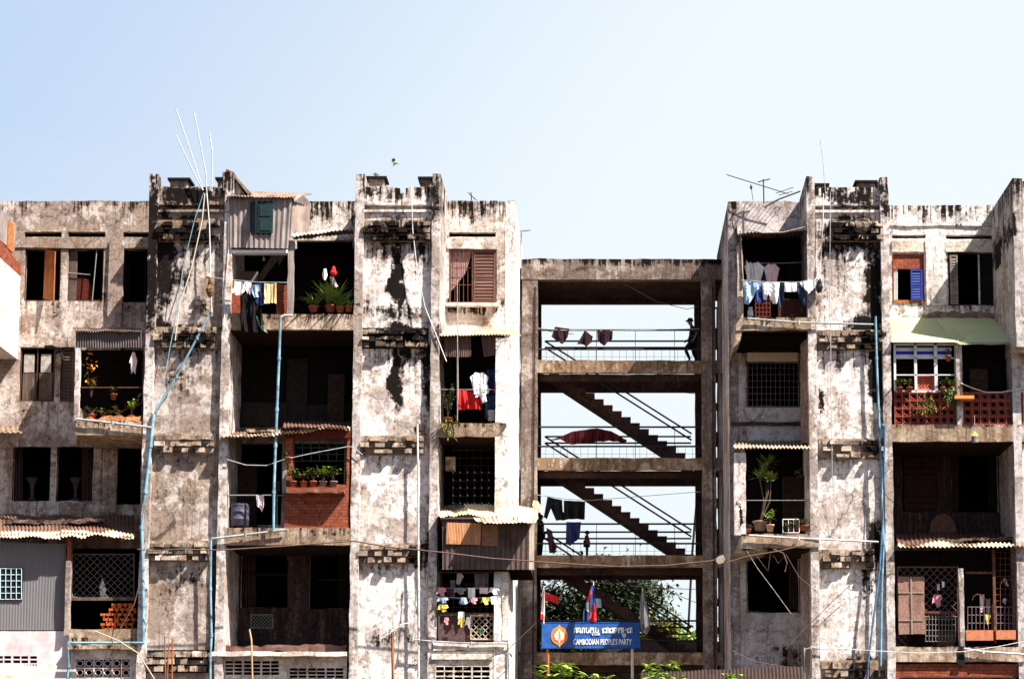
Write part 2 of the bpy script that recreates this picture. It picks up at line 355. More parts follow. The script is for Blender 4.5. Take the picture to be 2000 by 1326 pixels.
M_tow = grunge('tower_concrete', (.40, .335, .30), (.18, .138, .12), .6, .05, .95, off=39, brown=(.10, .06, .042), tops=[(zt(505, TY), .45, .95)], white=.4)
M_towin = grunge('tower_shade_concrete', (.075, .040, .032), (.045, .024, .02), .5, -.02, .4, off=43, brown=(.06, .035, .025), white=.05)  # shaded copy of the tower concrete, shade put into the colour
M_block = grunge('vent_brick', (.50, .43, .37), (.32, .25, .20), .5, .10, .35, off=47, tone=True, white=.2, Y=.1,
    stains=[(370, 452, 90, 36, .95), (372, 660, 80, 20, .5), (775, 455, 85, 34, .8), (790, 655, 70, 22, .8), (1660, 455, 85, 36, .7), (1695, 660, 26, 36, .9), (1705, 870, 20, 26, .9), (1700, 1090, 20, 36, 1.0), (815, 1085, 26, 30, .9), (1690, 1310, 40, 30, .6)])
M_room = plain('shade_black_plaster', (.010, .007, .007), .3); M_room.node_tree.nodes['Principled BSDF'].inputs['Specular IOR Level'].default_value = 0.0  # deep room shade put into a near-black base colour
M_back = grunge('shaded_back_wall', (.055, .035, .034), (.032, .021, .02), .5, .0, .5, off=50, white=.1)  # darkened copy of the bay render: loggia shade put into the colour
M_undershade = plain('shade_dark_soffit', (.022, .014, .011), .4, sc=4)  # shade under the slabs painted as a dark base colour
M_low = grunge('ground_floor_plaster', (.80, .72, .66), (.62, .52, .42), .25, -.05, .2, off=54, white=.1)
M_brick = brickmat('red_brick', (.30, .06, .03), (.20, .04, .022)); M_brick2 = brickmat('orange_brick', (.34, .085, .040), (.22, .052, .026), (.10, .055, .045))
M_wood = wood('grey_plank', (.20, .165, .16), (.34, .28, .27)); M_woodb = wood('brown_plank', (.085, .055, .045), (.16, .11, .09))
M_woodr = wood('rusty_orange_board', (.28, .085, .035), (.42, .16, .06)); M_frame = wood('dark_frame_wood', (.06, .035, .028), (.10, .06, .045))
M_shut = wood('brown_louvre_wood', (.12, .06, .045), (.20, .11, .09), vert=False)
M_green = plain('dark_green_paint', (.005, .022, .024), .3, .6); M_blue = plain('blue_paint', (.012, .03, .22), .2, .5)
M_tin = metal_sheet('rusty_tin', (.24, .17, .125), (.13, .06, .035), .6); M_tiny = metal_sheet('pale_tin', (.62, .50, .36), (.30, .18, .10), .45)
M_ting = metal_sheet('green_tin', (.44, .47, .26), (.34, .34, .19), .2); M_tingr = metal_sheet('grey_tin_wall', (.17, .162, .175), (.18, .16, .16), .3)
M_tinred = metal_sheet('brown_tin_roof', (.13, .065, .05), (.08, .035, .025), .5)
M_iron = plain('black_iron', (.012, .010, .010), .3, .6); M_ironr = plain('rusty_iron', (.12, .05, .035), .4, .8); M_irong = plain('grey_iron', (.20, .19, .18), .3, .6)
M_whitep = plain('white_paint', (.70, .70, .70), .1, .5); M_pink = plain('pale_pink_wall', (.62, .54, .56), .08, .9, sc=2, dirtamt=.25)
M_terra = plain('terracotta', (.30, .085, .045), .3, .9, bump=True); M_dark = plain('dark_void_paint', (.012, .012, .014), .3)

def blockband(bld, px0, px1, py0, py1, cols, seed, rows=3):
    """bricks of the vent: every second one stands out of the face"""
    rnd = random.Random(seed); mb = MB(); bk = MB()
    X0, X1, Z0, Z1 = XZ((px0, py0, px1, py1), .2)
    bk.wbox(X0 - .02, X1 + .02, .165, .30, Z0 - .02, Z1 + .02)
    rh = (Z1 - Z0) / rows
    for r in range(rows):
        x = X0 + (rnd.random() * .1)
        while x < X1 - .08:
            wd = rnd.uniform(.16, .33); x1 = min(X1, x + wd)
            st = (int((x - X0) / .26) + r) % 2
            pro = (.19 if st else .03) + rnd.uniform(-.04, .05)
            t = (rnd.uniform(.7, 1.2) if st and rnd.random() < .8 else rnd.uniform(.40, .85))
            if rnd.random() < .1: t *= .5
            z0 = Z0 + r * rh + .012; z1 = Z0 + (r + 1) * rh - rnd.uniform(.02, .04)
            if rnd.random() < .07: x = x1; continue
            z1 -= rnd.random() ** 4 * .08
            y = .12 - pro; tl = rnd.uniform(-.02, .03)
            mb.add([(x, y, z0 + tl * .3), (x1 - .012, y + rnd.uniform(-.01, .01), z0), (x1 - .012, y + .03 + tl, z1), (x, y + .03, z1 - rnd.random() * .015),
                    (x, .2, z0), (x1 - .012, .2, z0), (x1 - .012, .2, z1 + .015), (x, .2, z1 + .015)],
                   [(0, 1, 2, 3), (0, 3, 7, 4), (1, 5, 6, 2), (3, 2, 6, 7), (0, 4, 5, 1), (4, 7, 6, 5)], (t, t * .97, t * .93))
            x = x1
    b = part('vent_panel', bk, M_dark if seed % 7 == 0 else M_slab, bld); part('vent_bricks', mb, M_block, b)

def pier(bld, x, m, top=365, bands=(), seed=1, gap=None, back=None):
    """x = picture columns (left fin outer, left fin inner, right fin inner, right fin outer) at row 700"""
    a, b, c, d = [P(v, 700, 0).x for v in x[:4]]
    zt0 = zt(top, .2)
    for (u, v, yt) in ((a, b, x[4]), (c, d, x[5])):
        if back and u == a:
            mb = MB().grid(u, v, 0, zt(yt, 0), 0, .45, seg=.3, jit=.022, top=.05).grid(u, v, 0, back, .45, W_, seg=.5, jit=.02); part('fin', mb, M_fin, bld)
        else: mb = MB().grid(u, v, 0, zt(yt, 0), 0, W_, seg=.3, jit=.022, top=.05); part('fin', mb, M_fin, bld)
    mb = MB()
    zl = zt(top + 36, .2); zl2 = zt(top + 45, .2)
    holes = []
    if gap: g0, g1 = P(gap[0], 372, .2).x, P(gap[1], 372, .2).x; holes = [(g0, g1, zt0 - .22, zt0 + 1)]
    mb.grid(b - .02, c + .02, zl, zt0, .14, .45, holes, seg=.25, jit=.025, top=.10)
    mb.grid(b - .02, c + .02, 0, zl2, .2, .45 if back else W_, seg=.35, jit=.02)
    mb.wbox(b - .02, c + .02, .42, .5 if back else W_, zl2 - .05, zl + .1)
    if back: mb.wbox(b - .02, c + .02, .45, W_, 0, back)
    p = part('pier', mb, m, bld)
    l = MB().wbox(b, c, .12, .24, zl2 - .09, zl2 - .01); part('ledge', l, m, bld)
    for i, (p0, p1, q0, q1) in enumerate(bands): blockband(bld, p0, p1, q0, q1, 9, seed * 10 + i)

def roofvent(bld, r, Y=1.2):
    x0, y0, x1, y1 = r
    c = MB().box(x0, y0, x1, y0 + 4, Y, Y + .8); o = part('roof_vent', MB().box(x0 + 5, y0 + 4, x1 - 5, y1 + 6, Y + .1, Y + .7), M_slab, bld)
    part('cap', c, M_dark, o)

def window(bld, r, Y, fw=2.0, mat=None, bars=(0, 0), sash=0, name='window'):
    """frame with optional mullions, set into its opening"""
    mb = MB(); x0, y0, x1, y1 = r; m = mat or M_frame
    for q in ((x0, y0, x1, y0 + fw), (x0, y1 - fw, x1, y1), (x0, y0 + fw, x0 + fw, y1 - fw), (x1 - fw, y0 + fw, x1, y1 - fw)): mb.box(*q, Y, Y + .08)
    for i in range(bars[0]): t = x0 + (x1 - x0) * (i + 1) / (bars[0] + 1); mb.box(t - .8, y0 + fw, t + .8, y1 - fw, Y + .02, Y + .06)
    for i in range(bars[1]): t = y0 + (y1 - y0) * (i + 1) / (bars[1] + 1); mb.box(x0 + fw, t - .8, x1 - fw, t + .8, Y + .03, Y + .07)
    return part(name, mb, m, bld)
def grille(par, r, Y, nx, nz_, mat, rad=.010, kind='grid', name='grille'):
    mb = MB(); x0, y0, x1, y1 = r
    if kind == 'grid':
        for i in range(nx + 1): t = x0 + (x1 - x0) * i / nx; mb.ptube([(t, y0), (t, y1)], rad, Y, 4)
        for i in range(nz_ + 1): t = y0 + (y1 - y0) * i / nz_; mb.ptube([(x0, t), (x1, t)], rad, Y + .015, 4)
    else:
        w_, h_ = x1 - x0, y1 - y0; s = w_ / nx
        for sg in (1, -1):
            k = -int(h_ / s) - 1
            while k * s < w_:
                xa = x0 + k * s; xb = xa + h_
                ta = max(0, (x0 - xa)); tb = min(h_, x1 - xa)
                if tb > ta:
                    ya, yb = (y0 + ta, y0 + tb) if sg == 1 else (y1 - ta, y1 - tb)
                    mb.ptube([(xa + ta, ya), (xa + tb, yb)], rad, Y + (.02 if sg > 0 else 0), 4)
                k += 1
        for q in (((x0, y0), (x1, y0)), ((x0, y1), (x1, y1)), ((x0, y0), (x0, y1)), ((x1, y0), (x1, y1))): mb.ptube(q, rad * 1.8, Y, 4)
    return part(name, mb, mat, par)
def louvre(par, r, Y, m, name='shutter', n=14, swing=0):
    mb = MB(); x0, y0, x1, y1 = r; X0, X1, Z0, Z1 = XZ(r, Y)
    for (a, b, c, d) in ((X0, X0 + .05, Z0, Z1), (X1 - .05, X1, Z0, Z1), (X0 + .05, X1 - .05, Z0, Z0 + .06), (X0 + .05, X1 - .05, Z1 - .06, Z1), (X0 + .05, X1 - .05, (Z0 + Z1) / 2 - .03, (Z0 + Z1) / 2 + .03)): mb.wbox(a, b, Y, Y + .04, c, d)
    for i in range(n):
        z = Z0 + .08 + (Z1 - Z0 - .16) * (i + .5) / n; h = (Z1 - Z0) / n * .42
        mb.add([(X0 + .05, Y + .005, z - h), (X1 - .05, Y + .005, z - h), (X1 - .05, Y + .035, z + h), (X0 + .05, Y + .035, z + h), (X0 + .05, Y + .017, z - h), (X1 - .05, Y + .017, z - h), (X1 - .05, Y + .045, z + h), (X0 + .05, Y + .045, z + h)],
               [(0, 1, 2, 3), (7, 6, 5, 4), (0, 4, 5, 1), (3, 2, 6, 7), (0, 3, 7, 4), (1, 5, 6, 2)])
    if swing:                                           # hinged open about its left (+) or right (-) edge
        hx = X0 if swing > 0 else X1
        mb.v = [Vector((hx, Y, 0)) + Matrix.Rotation(-swing if swing > 0 else -swing, 3, 'Z') @ (v - Vector((hx, Y, 0))) for v in mb.v]
    return part(name, mb, m, par)
def ventwall(bld, r, Y, holes, m, name='wall', th=.12):
    """wall pierced by a field of small rectangular vents (the vents are grouped by block)"""
    hs = []
    for (x0, y0, x1, y1, nx, ny, gx, gy) in holes:
        w_, h_ = (x1 - x0) / nx, (y1 - y0) / ny
        for i in range(nx):
            for j in range(ny):
                hs.append((x0 + i * w_ + gx * (1 + (i % 2 == 0)), y0 + j * h_ + gy, x0 + (i + 1) * w_ - gx * (1 + (i % 2)), y0 + (j + 1) * h_ - gy))
    return part(name, MB().wall(r, Y, Y + th, hs, seg=.6, jit=.006), m, bld)
def awning(bld, back, front, waves, m, name='awning', amp=.022, ragged=.08, sag=.05, par=None, rows=6):
    (ax, ay, aY), (bx, by, bY) = back; (dx, dy, dY), (cx, cy, cY) = front
    return part(name, MB().corr(P(ax, ay, aY), P(bx, by, bY), P(cx, cy, cY), P(dx, dy, dY), waves, amp, rows, sag, ragged=ragged), m, bld)
def slab(bld, r, Y0=0.0, Y1=W_, name='balcony_slab', m=None, jit=.02):
    o = part(name, MB().wall(r, Y0, Y1, seg=.3, jit=jit, top=.03, bot=.03), m or M_slab, bld)
    if name == 'balcony_slab':
        a, b, c, d = XZ(r, Y0); part('soffit_shade_board', MB().wbox(a + .03, b - .03, Y0 + .16, Y1 - .02, c - .035, c - .004), M_undershade, o)  # added dark board, paints the shade on the slab underside
    return o

# ================================================================== LEFT BLOCK
L = thing('apartment_block', 'weathered apartment block with two buttress piers and rooftop plank shack left of the stair tower', 'apartment block', (P(640, 700, 5).x, 5, 0))
pier(L, (283, 300, 432, 448, 339, 334), M_p1, 365, [(305, 432, 432, 472), (300, 424, 640, 682), (303, 420, 848, 886), (288, 412, 1057, 1096), (286, 408, 1270, 1312)], 1, back=zt(462, W_))
pier(L, (690, 706, 841, 857, 339, 338), M_p2, 365, [(708, 842, 432, 472), (704, 836, 642, 680), (702, 828, 852, 888), (694, 820, 1062, 1100)], 2, gap=(782, 793))
for r in ((327, 347, 371, 366), (420, 346, 438, 366), (715, 344, 755, 364), (816, 345, 846, 364)): roofvent(L, r)
# walls at the back of the bays
hA = [(48, 486, 118, 588), (132, 486, 202, 588), (238, 486, 290, 590), (48, 453, 120, 463), (132, 453, 206, 463), (241, 453, 290, 463),
      (38, 678, 107, 784), (118, 678, 145, 784), (152, 690, 274, 815), (24, 872, 98, 978), (110, 872, 181, 978), (198, 872, 275, 985), (20, 1070, 270, 1250)]
part('wall', MB().wall((-110, 392, 296, 1500), W_, W_ + .25, hA, seg=.35, top=.05), M_wA, L)
hB = [(452, 500, 560, 600), (578, 470, 688, 605), (468, 668, 690, 790), (446, 865, 550, 1025), (574, 865, 672, 950), (470, 1070, 562, 1186), (604, 1070, 690, 1188), (488, 1198, 535, 1228)]
part('wall', MB().wall((436, 392, 700, 1500), W_, W_ + .25, hB, seg=.35, top=.05), M_wB, L)
hC = [(877, 487, 970, 592), (877, 454, 968, 463), (864, 680, 985, 820), (872, 862, 968, 985), (858, 1060, 982, 1250)]
part('wall', MB().wall((852, 391, 1003, 1500), W_, W_ + .25, hC, seg=.35, top=.05), M_wB, L)
XC = P(1003.5, 700, W_).x
part('end_wall', MB().grid(XC - .3, XC + .012, 0, TOPW - .02, W_ - .01, 9.8, seg=.5, jit=.012, top=.04), M_end, L)
# floors, partitions and roof behind the facade
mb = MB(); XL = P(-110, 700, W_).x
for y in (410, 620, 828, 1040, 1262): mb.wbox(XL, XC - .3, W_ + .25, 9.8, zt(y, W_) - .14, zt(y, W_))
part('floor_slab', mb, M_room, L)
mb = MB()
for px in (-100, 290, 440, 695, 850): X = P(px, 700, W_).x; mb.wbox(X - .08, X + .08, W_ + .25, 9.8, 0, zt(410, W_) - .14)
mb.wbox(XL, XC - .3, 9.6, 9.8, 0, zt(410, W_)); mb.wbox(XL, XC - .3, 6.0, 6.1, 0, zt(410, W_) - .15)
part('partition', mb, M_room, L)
M_dimw = plain('dim_wardrobe_wood', (.035, .02, .015), .4); M_dimc = plain('dim_curtain', (.06, .035, .035), .3); M_dimg = plain('dim_shade_wall', (.02, .016, .015), .3)  # dimness of the unlit rooms put into these colours
def drape(bld, r, Y, m=None): return part('curtain', MB().corr(P(r[0], r[1], Y), P(r[2], r[1], Y), P(r[2], r[3], Y), P(r[0], r[3], Y), max(2, int((r[2] - r[0]) / 6)), .03, 2, .03, ragged=.05), m or M_dimc, bld)
drape(L, (26, 874, 44, 976), W_ + .5); drape(L, (160, 874, 180, 976), W_ + .5); drape(L, (240, 490, 252, 588), W_ + .5, M_dimg)
part('inner_wall', MB().box(560, 700, 600, 832, 2.1, 2.2).box(600, 790, 690, 832, 2.05, 2.2).box(450, 786, 560, 832, 2.05, 2.2), M_dimg, L)
part('cupboard', MB().box(640, 730, 672, 832, 1.7, 2.05), M_dimw, L); part('cupboard', MB().box(456, 905, 500, 1030, 1.9, 2.3), M_dimw, L)
part('inner_shelf', MB().box(474, 1120, 560, 1123, W_ + .5, W_ + .8).box(620, 1130, 676, 1133, W_ + .5, W_ + .8), M_dimw, L)
drape(L, (474, 1074, 500, 1184), W_ + .6); drape(L, (660, 1084, 684, 1186), W_ + .6, M_dimg); drape(L, (866, 700, 880, 815), 2.2, M_dimg)
part('hanging_lamp', MB().ptube([(515, 494), (515, 503)], .008, 1.0, 4).lathe(P(515, 509, 1.0), [(.05, 0), (.04, .06), (.02, .1)], 8), M_whitep, L)
# shallow pilaster and relief on left bay
part('pilaster', MB().wall((206, 470, 234, 1000), W_ - .10, W_, seg=.35), M_wA, L)
part('wall_relief', MB().wall((-40, 466, 290, 484), W_ - .05, W_, seg=.35), M_wA, L)
part('wall_relief', MB().wall((872, 466, 972, 486), W_ - .05, W_, seg=.35), M_wB, L)

# left bay, windows of the top row
o = window(L, (48, 486, 118, 588), W_ + .06, 2, M_frame, (0, 0)); part('shutter', MB().prism([P(88, 487, W_ - .02), P(107, 491, W_ - .42), P(104, 588, W_ - .42), P(84, 583, W_ - .02)], (.03, .03, 0)), M_woodr, o)
o = window(L, (132, 486, 202, 588), W_ + .06, 2, M_frame, (0, 0)); part('shutter', MB().box(134, 490, 150, 586, W_ + .12, W_ + .15), M_woodb, o)
part('sash', MB().ptube([(189, 488), (180, 587)], .018, W_ + .03, 4).ptube([(134, 533), (176, 537)], .015, W_ + .05, 4), M_irong, o)
part('curtain', MB().prism([P(x, y, W_ + .35) for x, y in ((136, 588), (137, 555), (145, 544), (160, 540), (172, 546), (178, 560), (180, 588))], (0, .04, 0)), plain('red_brown_cloth', (.08, .018, .012), .3, .95), o)
window(L, (238, 486, 284, 590), W_ + .08, 1.5, M_dark)
o = window(L, (38, 678, 107, 784), W_ + .05, 3, M_frame, (1, 0))
part('shutter', MB().box(44, 728, 70, 782, W_ + .12, W_ + .16).box(76, 728, 102, 782, W_ + .12, W_ + .16), M_woodb, o)
m_glass = plain('dusty_glass', (.34, .30, .27), .3, .4)
part('pane', MB().box(47, 692, 67, 727, W_ + .11, W_ + .13).box(80, 692, 100, 727, W_ + .11, W_ + .13), m_glass, o)
o = window(L, (118, 678, 145, 784), W_ + .05, 2, M_frame); louvre(o, (120, 681, 144, 782), W_ + .1, M_woodb)
for r in ((24, 872, 98, 978), (110, 872, 181, 978)):
    window(L, r, W_ + .08, 1.5, M_dark, (0, 0)); 
part('door_frame', MB().box(198, 872, 201, 985, W_ + .05, W_ + .12), M_wA, L)
# right-facing return wall of the next pier at the frame's edge
mb = MB(); x_ = P(38, 600, W_).x
mb.grid(x_ - 2.2, x_, zt(668, 0), zt(500, 0), -.0, W_, seg=.4, jit=.012); part('return_wall', mb, M_end, L)
mb = MB().prism([Vector((x_ + .004, 0, zt(500, 0))), Vector((x_ + .004, W_, zt(500, 0))), Vector((x_ + .004, W_, zt(500, 0) + .35)), Vector((x_ + .004, 0, zt(500, 0) + .6))], (-2.2, 0, 0)); part('brick_infill', mb, M_brick2, L)
part('plank_panel', MB().wbox(x_ - 2.2, x_ - .02, .0, 1.9, zt(500, 0) + .6, zt(500, 0) + 1.6), M_wood, L)
part('plank_panel', MB().wbox(x_ - .01, x_ + .02, 1.0, 1.6, zt(500, 0) + .52, zt(500, 0) + 1.45), plain('orange_board', (.36, .13, .045), .35), L)
mb = MB().grid(x_ - 2.2, x_, 0, zt(1050, 0), -.0, W_, seg=.4, jit=.012); part('return_wall', mb, M_end, L)
awning(L, ((-60, 830, W_), (40, 832, W_)), ((-60, 844, 0.4), (44, 845, 0.6)), 10, M_tin, ragged=.15)
# left bay projecting balcony
B = part('balcony', MB().wall((148, 822, 276, 850), 0, W_ - .02, seg=.3, bot=.05), M_slab, L)
part('post', MB().wall((146, 680, 154, 822), 0.02, .22, seg=.3, jit=.015), M_fin, B)
part('valance', MB().corr(P(148, 645, .0), P(276, 645, .0), P(277, 679, .05), P(148, 679, .05), 26, .02, 3, .03), metal_sheet('grey_brown_tin', (.10, .08, .08), (.06, .045, .04), .4), B)
part('roof', MB().corr(P(142, 640, W_ - .3), P(276, 640, W_ - .3), P(277, 648, -.1), P(142, 648, -.1), 26, .02, 4, .05), M_tin, B)
part('side_wall', MB().wbox(P(146, 700, 0).x, P(146, 700, 0).x + .08, .2, W_, zt(822, 0), zt(790, 0)), M_wA, B)
part('shade_sheet', MB().box(156, 684, 276, 820, 2.35, 2.45), M_room, B)  # added black sheet, stands in for the shade inside the balcony
part('rail', MB().ptube([(154, 757), (276, 757)], .018, .15, 5), M_ironr, B)
part('underside_beam', MB().prism([P(150, 850, .0), P(150, 850, 2.5), P(150, 874, 2.5)], (.12, 0, 0)), M_slab, B)
# hole broken in the wall is a stain; lower left tin wall, lattice room, ground floor
awning(L, ((-60, 1004, W_ - .1), (262, 1004, W_ - .1)), ((-60, 1043, .1), (262, 1046, -.1)), 44, metal_sheet('rusty_awning', (.16, .085, .06), (.07, .035, .025), .5), 'awning', .028, .16, .16)
part('tin_edge', MB().corr(P(-60, 1036, .24), P(120, 1038, .24), P(118, 1050, -.12), P(-60, 1047, -.12), 26, .026, 3, .12, ragged=.2).corr(P(120, 1035, .2), P(262, 1040, .2), P(262, 1049, -.14), P(118, 1046, -.14), 20, .026, 3, .12, ragged=.2), M_tiny, L)
o = part('tin_wall', MB().corr(P(-60, 1056, .35), P(128, 1062, .35), P(132, 1230, .35), P(-60, 1230, .35), 64, .012, 4, .03), M_tingr, L)
window_b = MB().box(-20, 1108, 44, 1172, .30, .33); o2 = part('window', window_b, M_dark, o)
grille(o2, (-20, 1110, 42, 1170), .27, 6, 5, plain('pale_blue_iron', (.42, .56, .62), .1, .5), .012)
part('corner_post', MB().wall((127, 1095, 136, 1240), .1, .32, seg=.3), M_fin, L); part('corner_post', MB().wall((131, 1050, 139, 1095), .14, .3, seg=.3), M_brick, L)
grille(L, (141, 1082, 262, 1166), .6, 9, 6, plain('dim_grey_iron', (.11, .10, .09), .3, .7), .011, 'x', 'lattice')
part('rail', MB().box(139, 1166, 264, 1172, .5, .6), M_woodb, L)
part('sill', MB().wall((135, 1228, 272, 1262), .15, W_, seg=.3, jit=.03), M_slab, L)
# honeycomb of stacked bricks
mb = MB(); rnd = random.Random(3)
for r in range(6):
    for c in range(6):
        x = 196 + c * 11 + (5.5 if r % 2 else 0); y = 1178 + r * 9.6
        if x < 196 + (0 if r > 1 else 14 - r * 6): continue
        mb.box(x, y, x + 8, y + 4.6, .5, .72); mb.box(x + (0 if rnd.random() < .5 else 5), y + 4.7, x + (3 if rnd.random() < .5 else 8), y + 9.2, .52, .7)
part('brick_screen', mb, plain('orange_clay', (.42, .10, .035), .4, .9, bump=True), L)
ventwall(L, (-60, 1232, 130, 1500), .30, [(-10, 1279, 73, 1304, 5, 3, .9, 1.4)], M_pink, 'lower_wall')
ventwall(L, (134, 1266, 274, 1500), .30, [(147, 1286, 255, 1322, 6, 2, .8, 1.4)], M_low, 'lower_wall')
mb = MB()
for i in range(6):
    for j in range(2):
        cx, cy = 147 + 18 * (i + .5), 1286 + 18 * (j + .5); p = P(cx, cy, .34)
        mb.tube([p + Vector((math.cos(a) * .10, 0, math.sin(a) * .09)) for a in [k * math.pi / 5 for k in range(11)]], .018, 4)
part('vent_scroll', mb, M_pink, L)
part('ledge', MB().wall((131, 1259, 277, 1267), .05, .45, seg=.3), M_slab, L)

# ---- middle bay (between the piers)
# top: plank shack
o = part('plank_shack', MB().corr(P(450, 386, -.05), P(570, 386, -.05), P(563, 486, -.05), P(450, 484, -.05), 11, .018, 2, .02, .03), M_wood, L)
part('side_planks', MB().corr(P(570, 386, -.04), P(606, 398, 1.6), P(600, 462, 1.6), P(566, 460, -.04), 7, .02, 2, .02, .03), wood('tan_plank', (.24, .18, .16), (.38, .30, .265)), o)
part('roof', MB().corr(P(446, 372, 2.4), P(610, 378, 2.4), P(574, 386, -.25), P(446, 383, -.25), 22, .02, 4, .05, ragged=.1), M_tin, o)
part('roof_board', MB().prism([P(572, 381, -.1), P(592, 381, .5), P(606, 396, 1.5), P(604, 404, 1.5), P(575, 394, -.1)], (0, .05, .02)), M_wood, o)
w_ = part('window', MB().box(488, 393, 532, 458, -.09, -.07), M_dark, o); 
part('shutter', MB().box(503, 395, 533, 455, -.16, -.12).box(507, 400, 529, 422, -.18, -.16).box(507, 427, 529, 450, -.18, -.16), M_green, w_)
part('shutter', MB().prism([P(488, 396, -.08), P(499, 392, -.4), P(499, 460, -.4), P(488, 452, -.08)], (.03, 0, 0)), M_green, w_)
part('chimney_stub', MB().wall((434, 336, 452, 372), 0, .4, seg=.2), M_fin, L); part('chimney_brick', MB().box(441, 331, 447, 337, .05, .25).box(449, 334, 452, 338, .05, .2), M_brick2, L)
part('tin_leanto', MB().prism([P(452, 338, .1), P(455, 338, .1), P(491, 378, .1), P(486, 382, .1), P(462, 352, .1)], (0, 1.8, .0)), M_tin, L)
part('leanto_wall', MB().prism([P(453, 346, .3), P(462, 356, .3), P(480, 382, .3), P(453, 382, .3)], (0, 1.4, 0)), M_wB, L)
part('lintel', MB().box(452, 488, 562, 494, .0, .3), M_whitep, L)
part('beam', MB().box(448, 480, 566, 488, .02, .3), M_woodb, L)
part('post', MB().wall((562, 470, 573, 612), .05, .28, seg=.25, jit=.02), wood('grey_post', (.24, .20, .18), (.40, .34, .31)), L)
part('door', MB().box(462, 530, 502, 612, 1.6, 1.7), plain('grey_door', (.16, .14, .15), .15), L)
part('low_brick_wall', MB().box(446, 572, 470, 612, .2, .4), M_brick, L)
part('low_brick_wall', MB().box(540, 555, 562, 612, .5, .7), M_brick, L)
part('room_shade_sheet', MB().box(446, 486, 690, 612, 2.3, 2.4), M_room, L)  # added black sheet painting the shade under the shack
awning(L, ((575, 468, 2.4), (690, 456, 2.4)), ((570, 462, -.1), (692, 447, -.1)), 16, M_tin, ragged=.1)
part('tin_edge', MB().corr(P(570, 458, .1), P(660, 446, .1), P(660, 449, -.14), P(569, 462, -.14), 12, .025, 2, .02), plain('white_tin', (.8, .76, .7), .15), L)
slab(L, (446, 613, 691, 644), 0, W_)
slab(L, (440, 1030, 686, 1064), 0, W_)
part('room_shade_sheet', MB().box(440, 645, 692, 830, 2.2, 2.3), M_room, L)  # black sheet added over the back wall as loggia shade
# brick enclosure of the third row
bw = (556, 852, 683, 1032)
o = part('brick_enclosure', MB().wall(bw, 0.05, .3, [(571, 856, 677, 946)], seg=.3, jit=.02), M_brick2, L)
part('window', MB().box(571, 856, 677, 861, .1, .2).box(571, 861, 574, 946, .1, .2).box(674, 861, 677, 946, .1, .2), M_frame, o)
grille(o, (574, 861, 674, 900), .35, 6, 3, plain('bluegrey_iron', (.05, .06, .07), .2, .6), .014)
part('shelf', MB().wall((558, 951, 672, 963), -.35, .05, seg=.2, jit=.03, bot=.08), brickmat('shelf_brick', (.26, .07, .04), (.17, .045, .025)), o)
part('corner_post', MB().box(552, 900, 559, 962, -.02, .1), M_irong, o)
awning(L, ((555, 822, 2.2), (684, 820, 2.2)), ((552, 834, -.3), (684, 834, -.3)), 18, M_tinred, ragged=.12)
part('fascia_board', MB().prism([P(555, 838, -.02), P(684, 834, -.02), P(684, 855, -.02), P(556, 855, -.02)], (0, .08, 0)), plain('dark_red_board', (.10, .02, .014), .3), o)
awning(L, ((437, 838, 2.2), (556, 836, 2.2)), ((433, 853, -.25), (556, 848, -.3)), 18, M_tin, ragged=.12)
part('tin_edge', MB().corr(P(433, 851, .0), P(530, 847, .0), P(530, 850, -.3), P(433, 855, -.3), 14, .02, 2, .05).corr(P(530, 846, .0), P(684, 829, .0), P(684, 833, -.34), P(530, 849, -.34), 22, .03, 2, .14, ragged=.1), M_tiny, L)
part('rail', MB().ptube([(440, 967), (556, 967)], .02, .1, 5).ptube([(541, 967), (541, 1030)], .015, .1, 4).ptube([(443, 856), (446, 1030)], .02, .1, 4), M_irong, L)
# fourth row loggia: side wall and floor ledge
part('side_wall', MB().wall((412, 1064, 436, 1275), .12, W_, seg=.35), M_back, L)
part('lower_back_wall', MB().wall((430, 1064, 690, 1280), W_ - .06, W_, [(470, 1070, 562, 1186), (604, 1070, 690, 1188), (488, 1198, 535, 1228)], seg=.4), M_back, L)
grille(L, (490, 1200, 533, 1226), W_ - .1, 6, 3, M_irong, .012, 'x')
slab(L, (412, 1271, 676, 1281), -.1, W_, 'ledge', M_low)
part('ledge_debris', MB().wall((440, 1256, 674, 1272), .5, W_, seg=.16, jit=.07, top=.12), M_tinred, L)
ventwall(L, (410, 1282, 676, 1500), .30, [(438, 1289, 546, 1318, 6, 4, .8, 1.0), (564, 1303, 672, 1345, 6, 6, .8, 1.0)], M_low, 'lower_wall')
part('ledge', MB().wall((408, 1274, 420, 1290), .05, .3, seg=.2), M_low, L)

# ---- bay next to the stair tower
o = window(L, (877, 487, 970, 592), W_ + .02, 2.5, plain('brown_window_wood', (.17, .085, .06), .25), (1, 0))
louvre(o, (925, 490, 967, 590), W_ + .02, M_shut)
grille(o, (880, 490, 922, 590), W_ - .02, 5, 3, M_ironr, .010)
cv = [(880, 490), (921, 490), (917, 510), (908, 535), (895, 552), (884, 566), (880, 568)]
part('curtain', MB().prism([P(x, y, W_ + .12) for x, y in cv], (0, .04, 0)), plain('pinkish_curtain', (.28, .17, .16), .3, .95), o)
part('sill', MB().wall((872, 591, 975, 597), W_ - .25, W_ + .1, seg=.25, jit=.02), M_low, L)
awning(L, ((858, 642, W_), (1003, 642, W_)), ((858, 655, 0), (1018, 655, 0)), 26, M_tiny, ragged=.15)
XE = P(993, 900, 0).x
part('balcony_wall', MB().grid(XE - .42, XE, 0, zt(656, 0) - .05, 0, W_, seg=.4, jit=.018, top=.1), M_end, L)
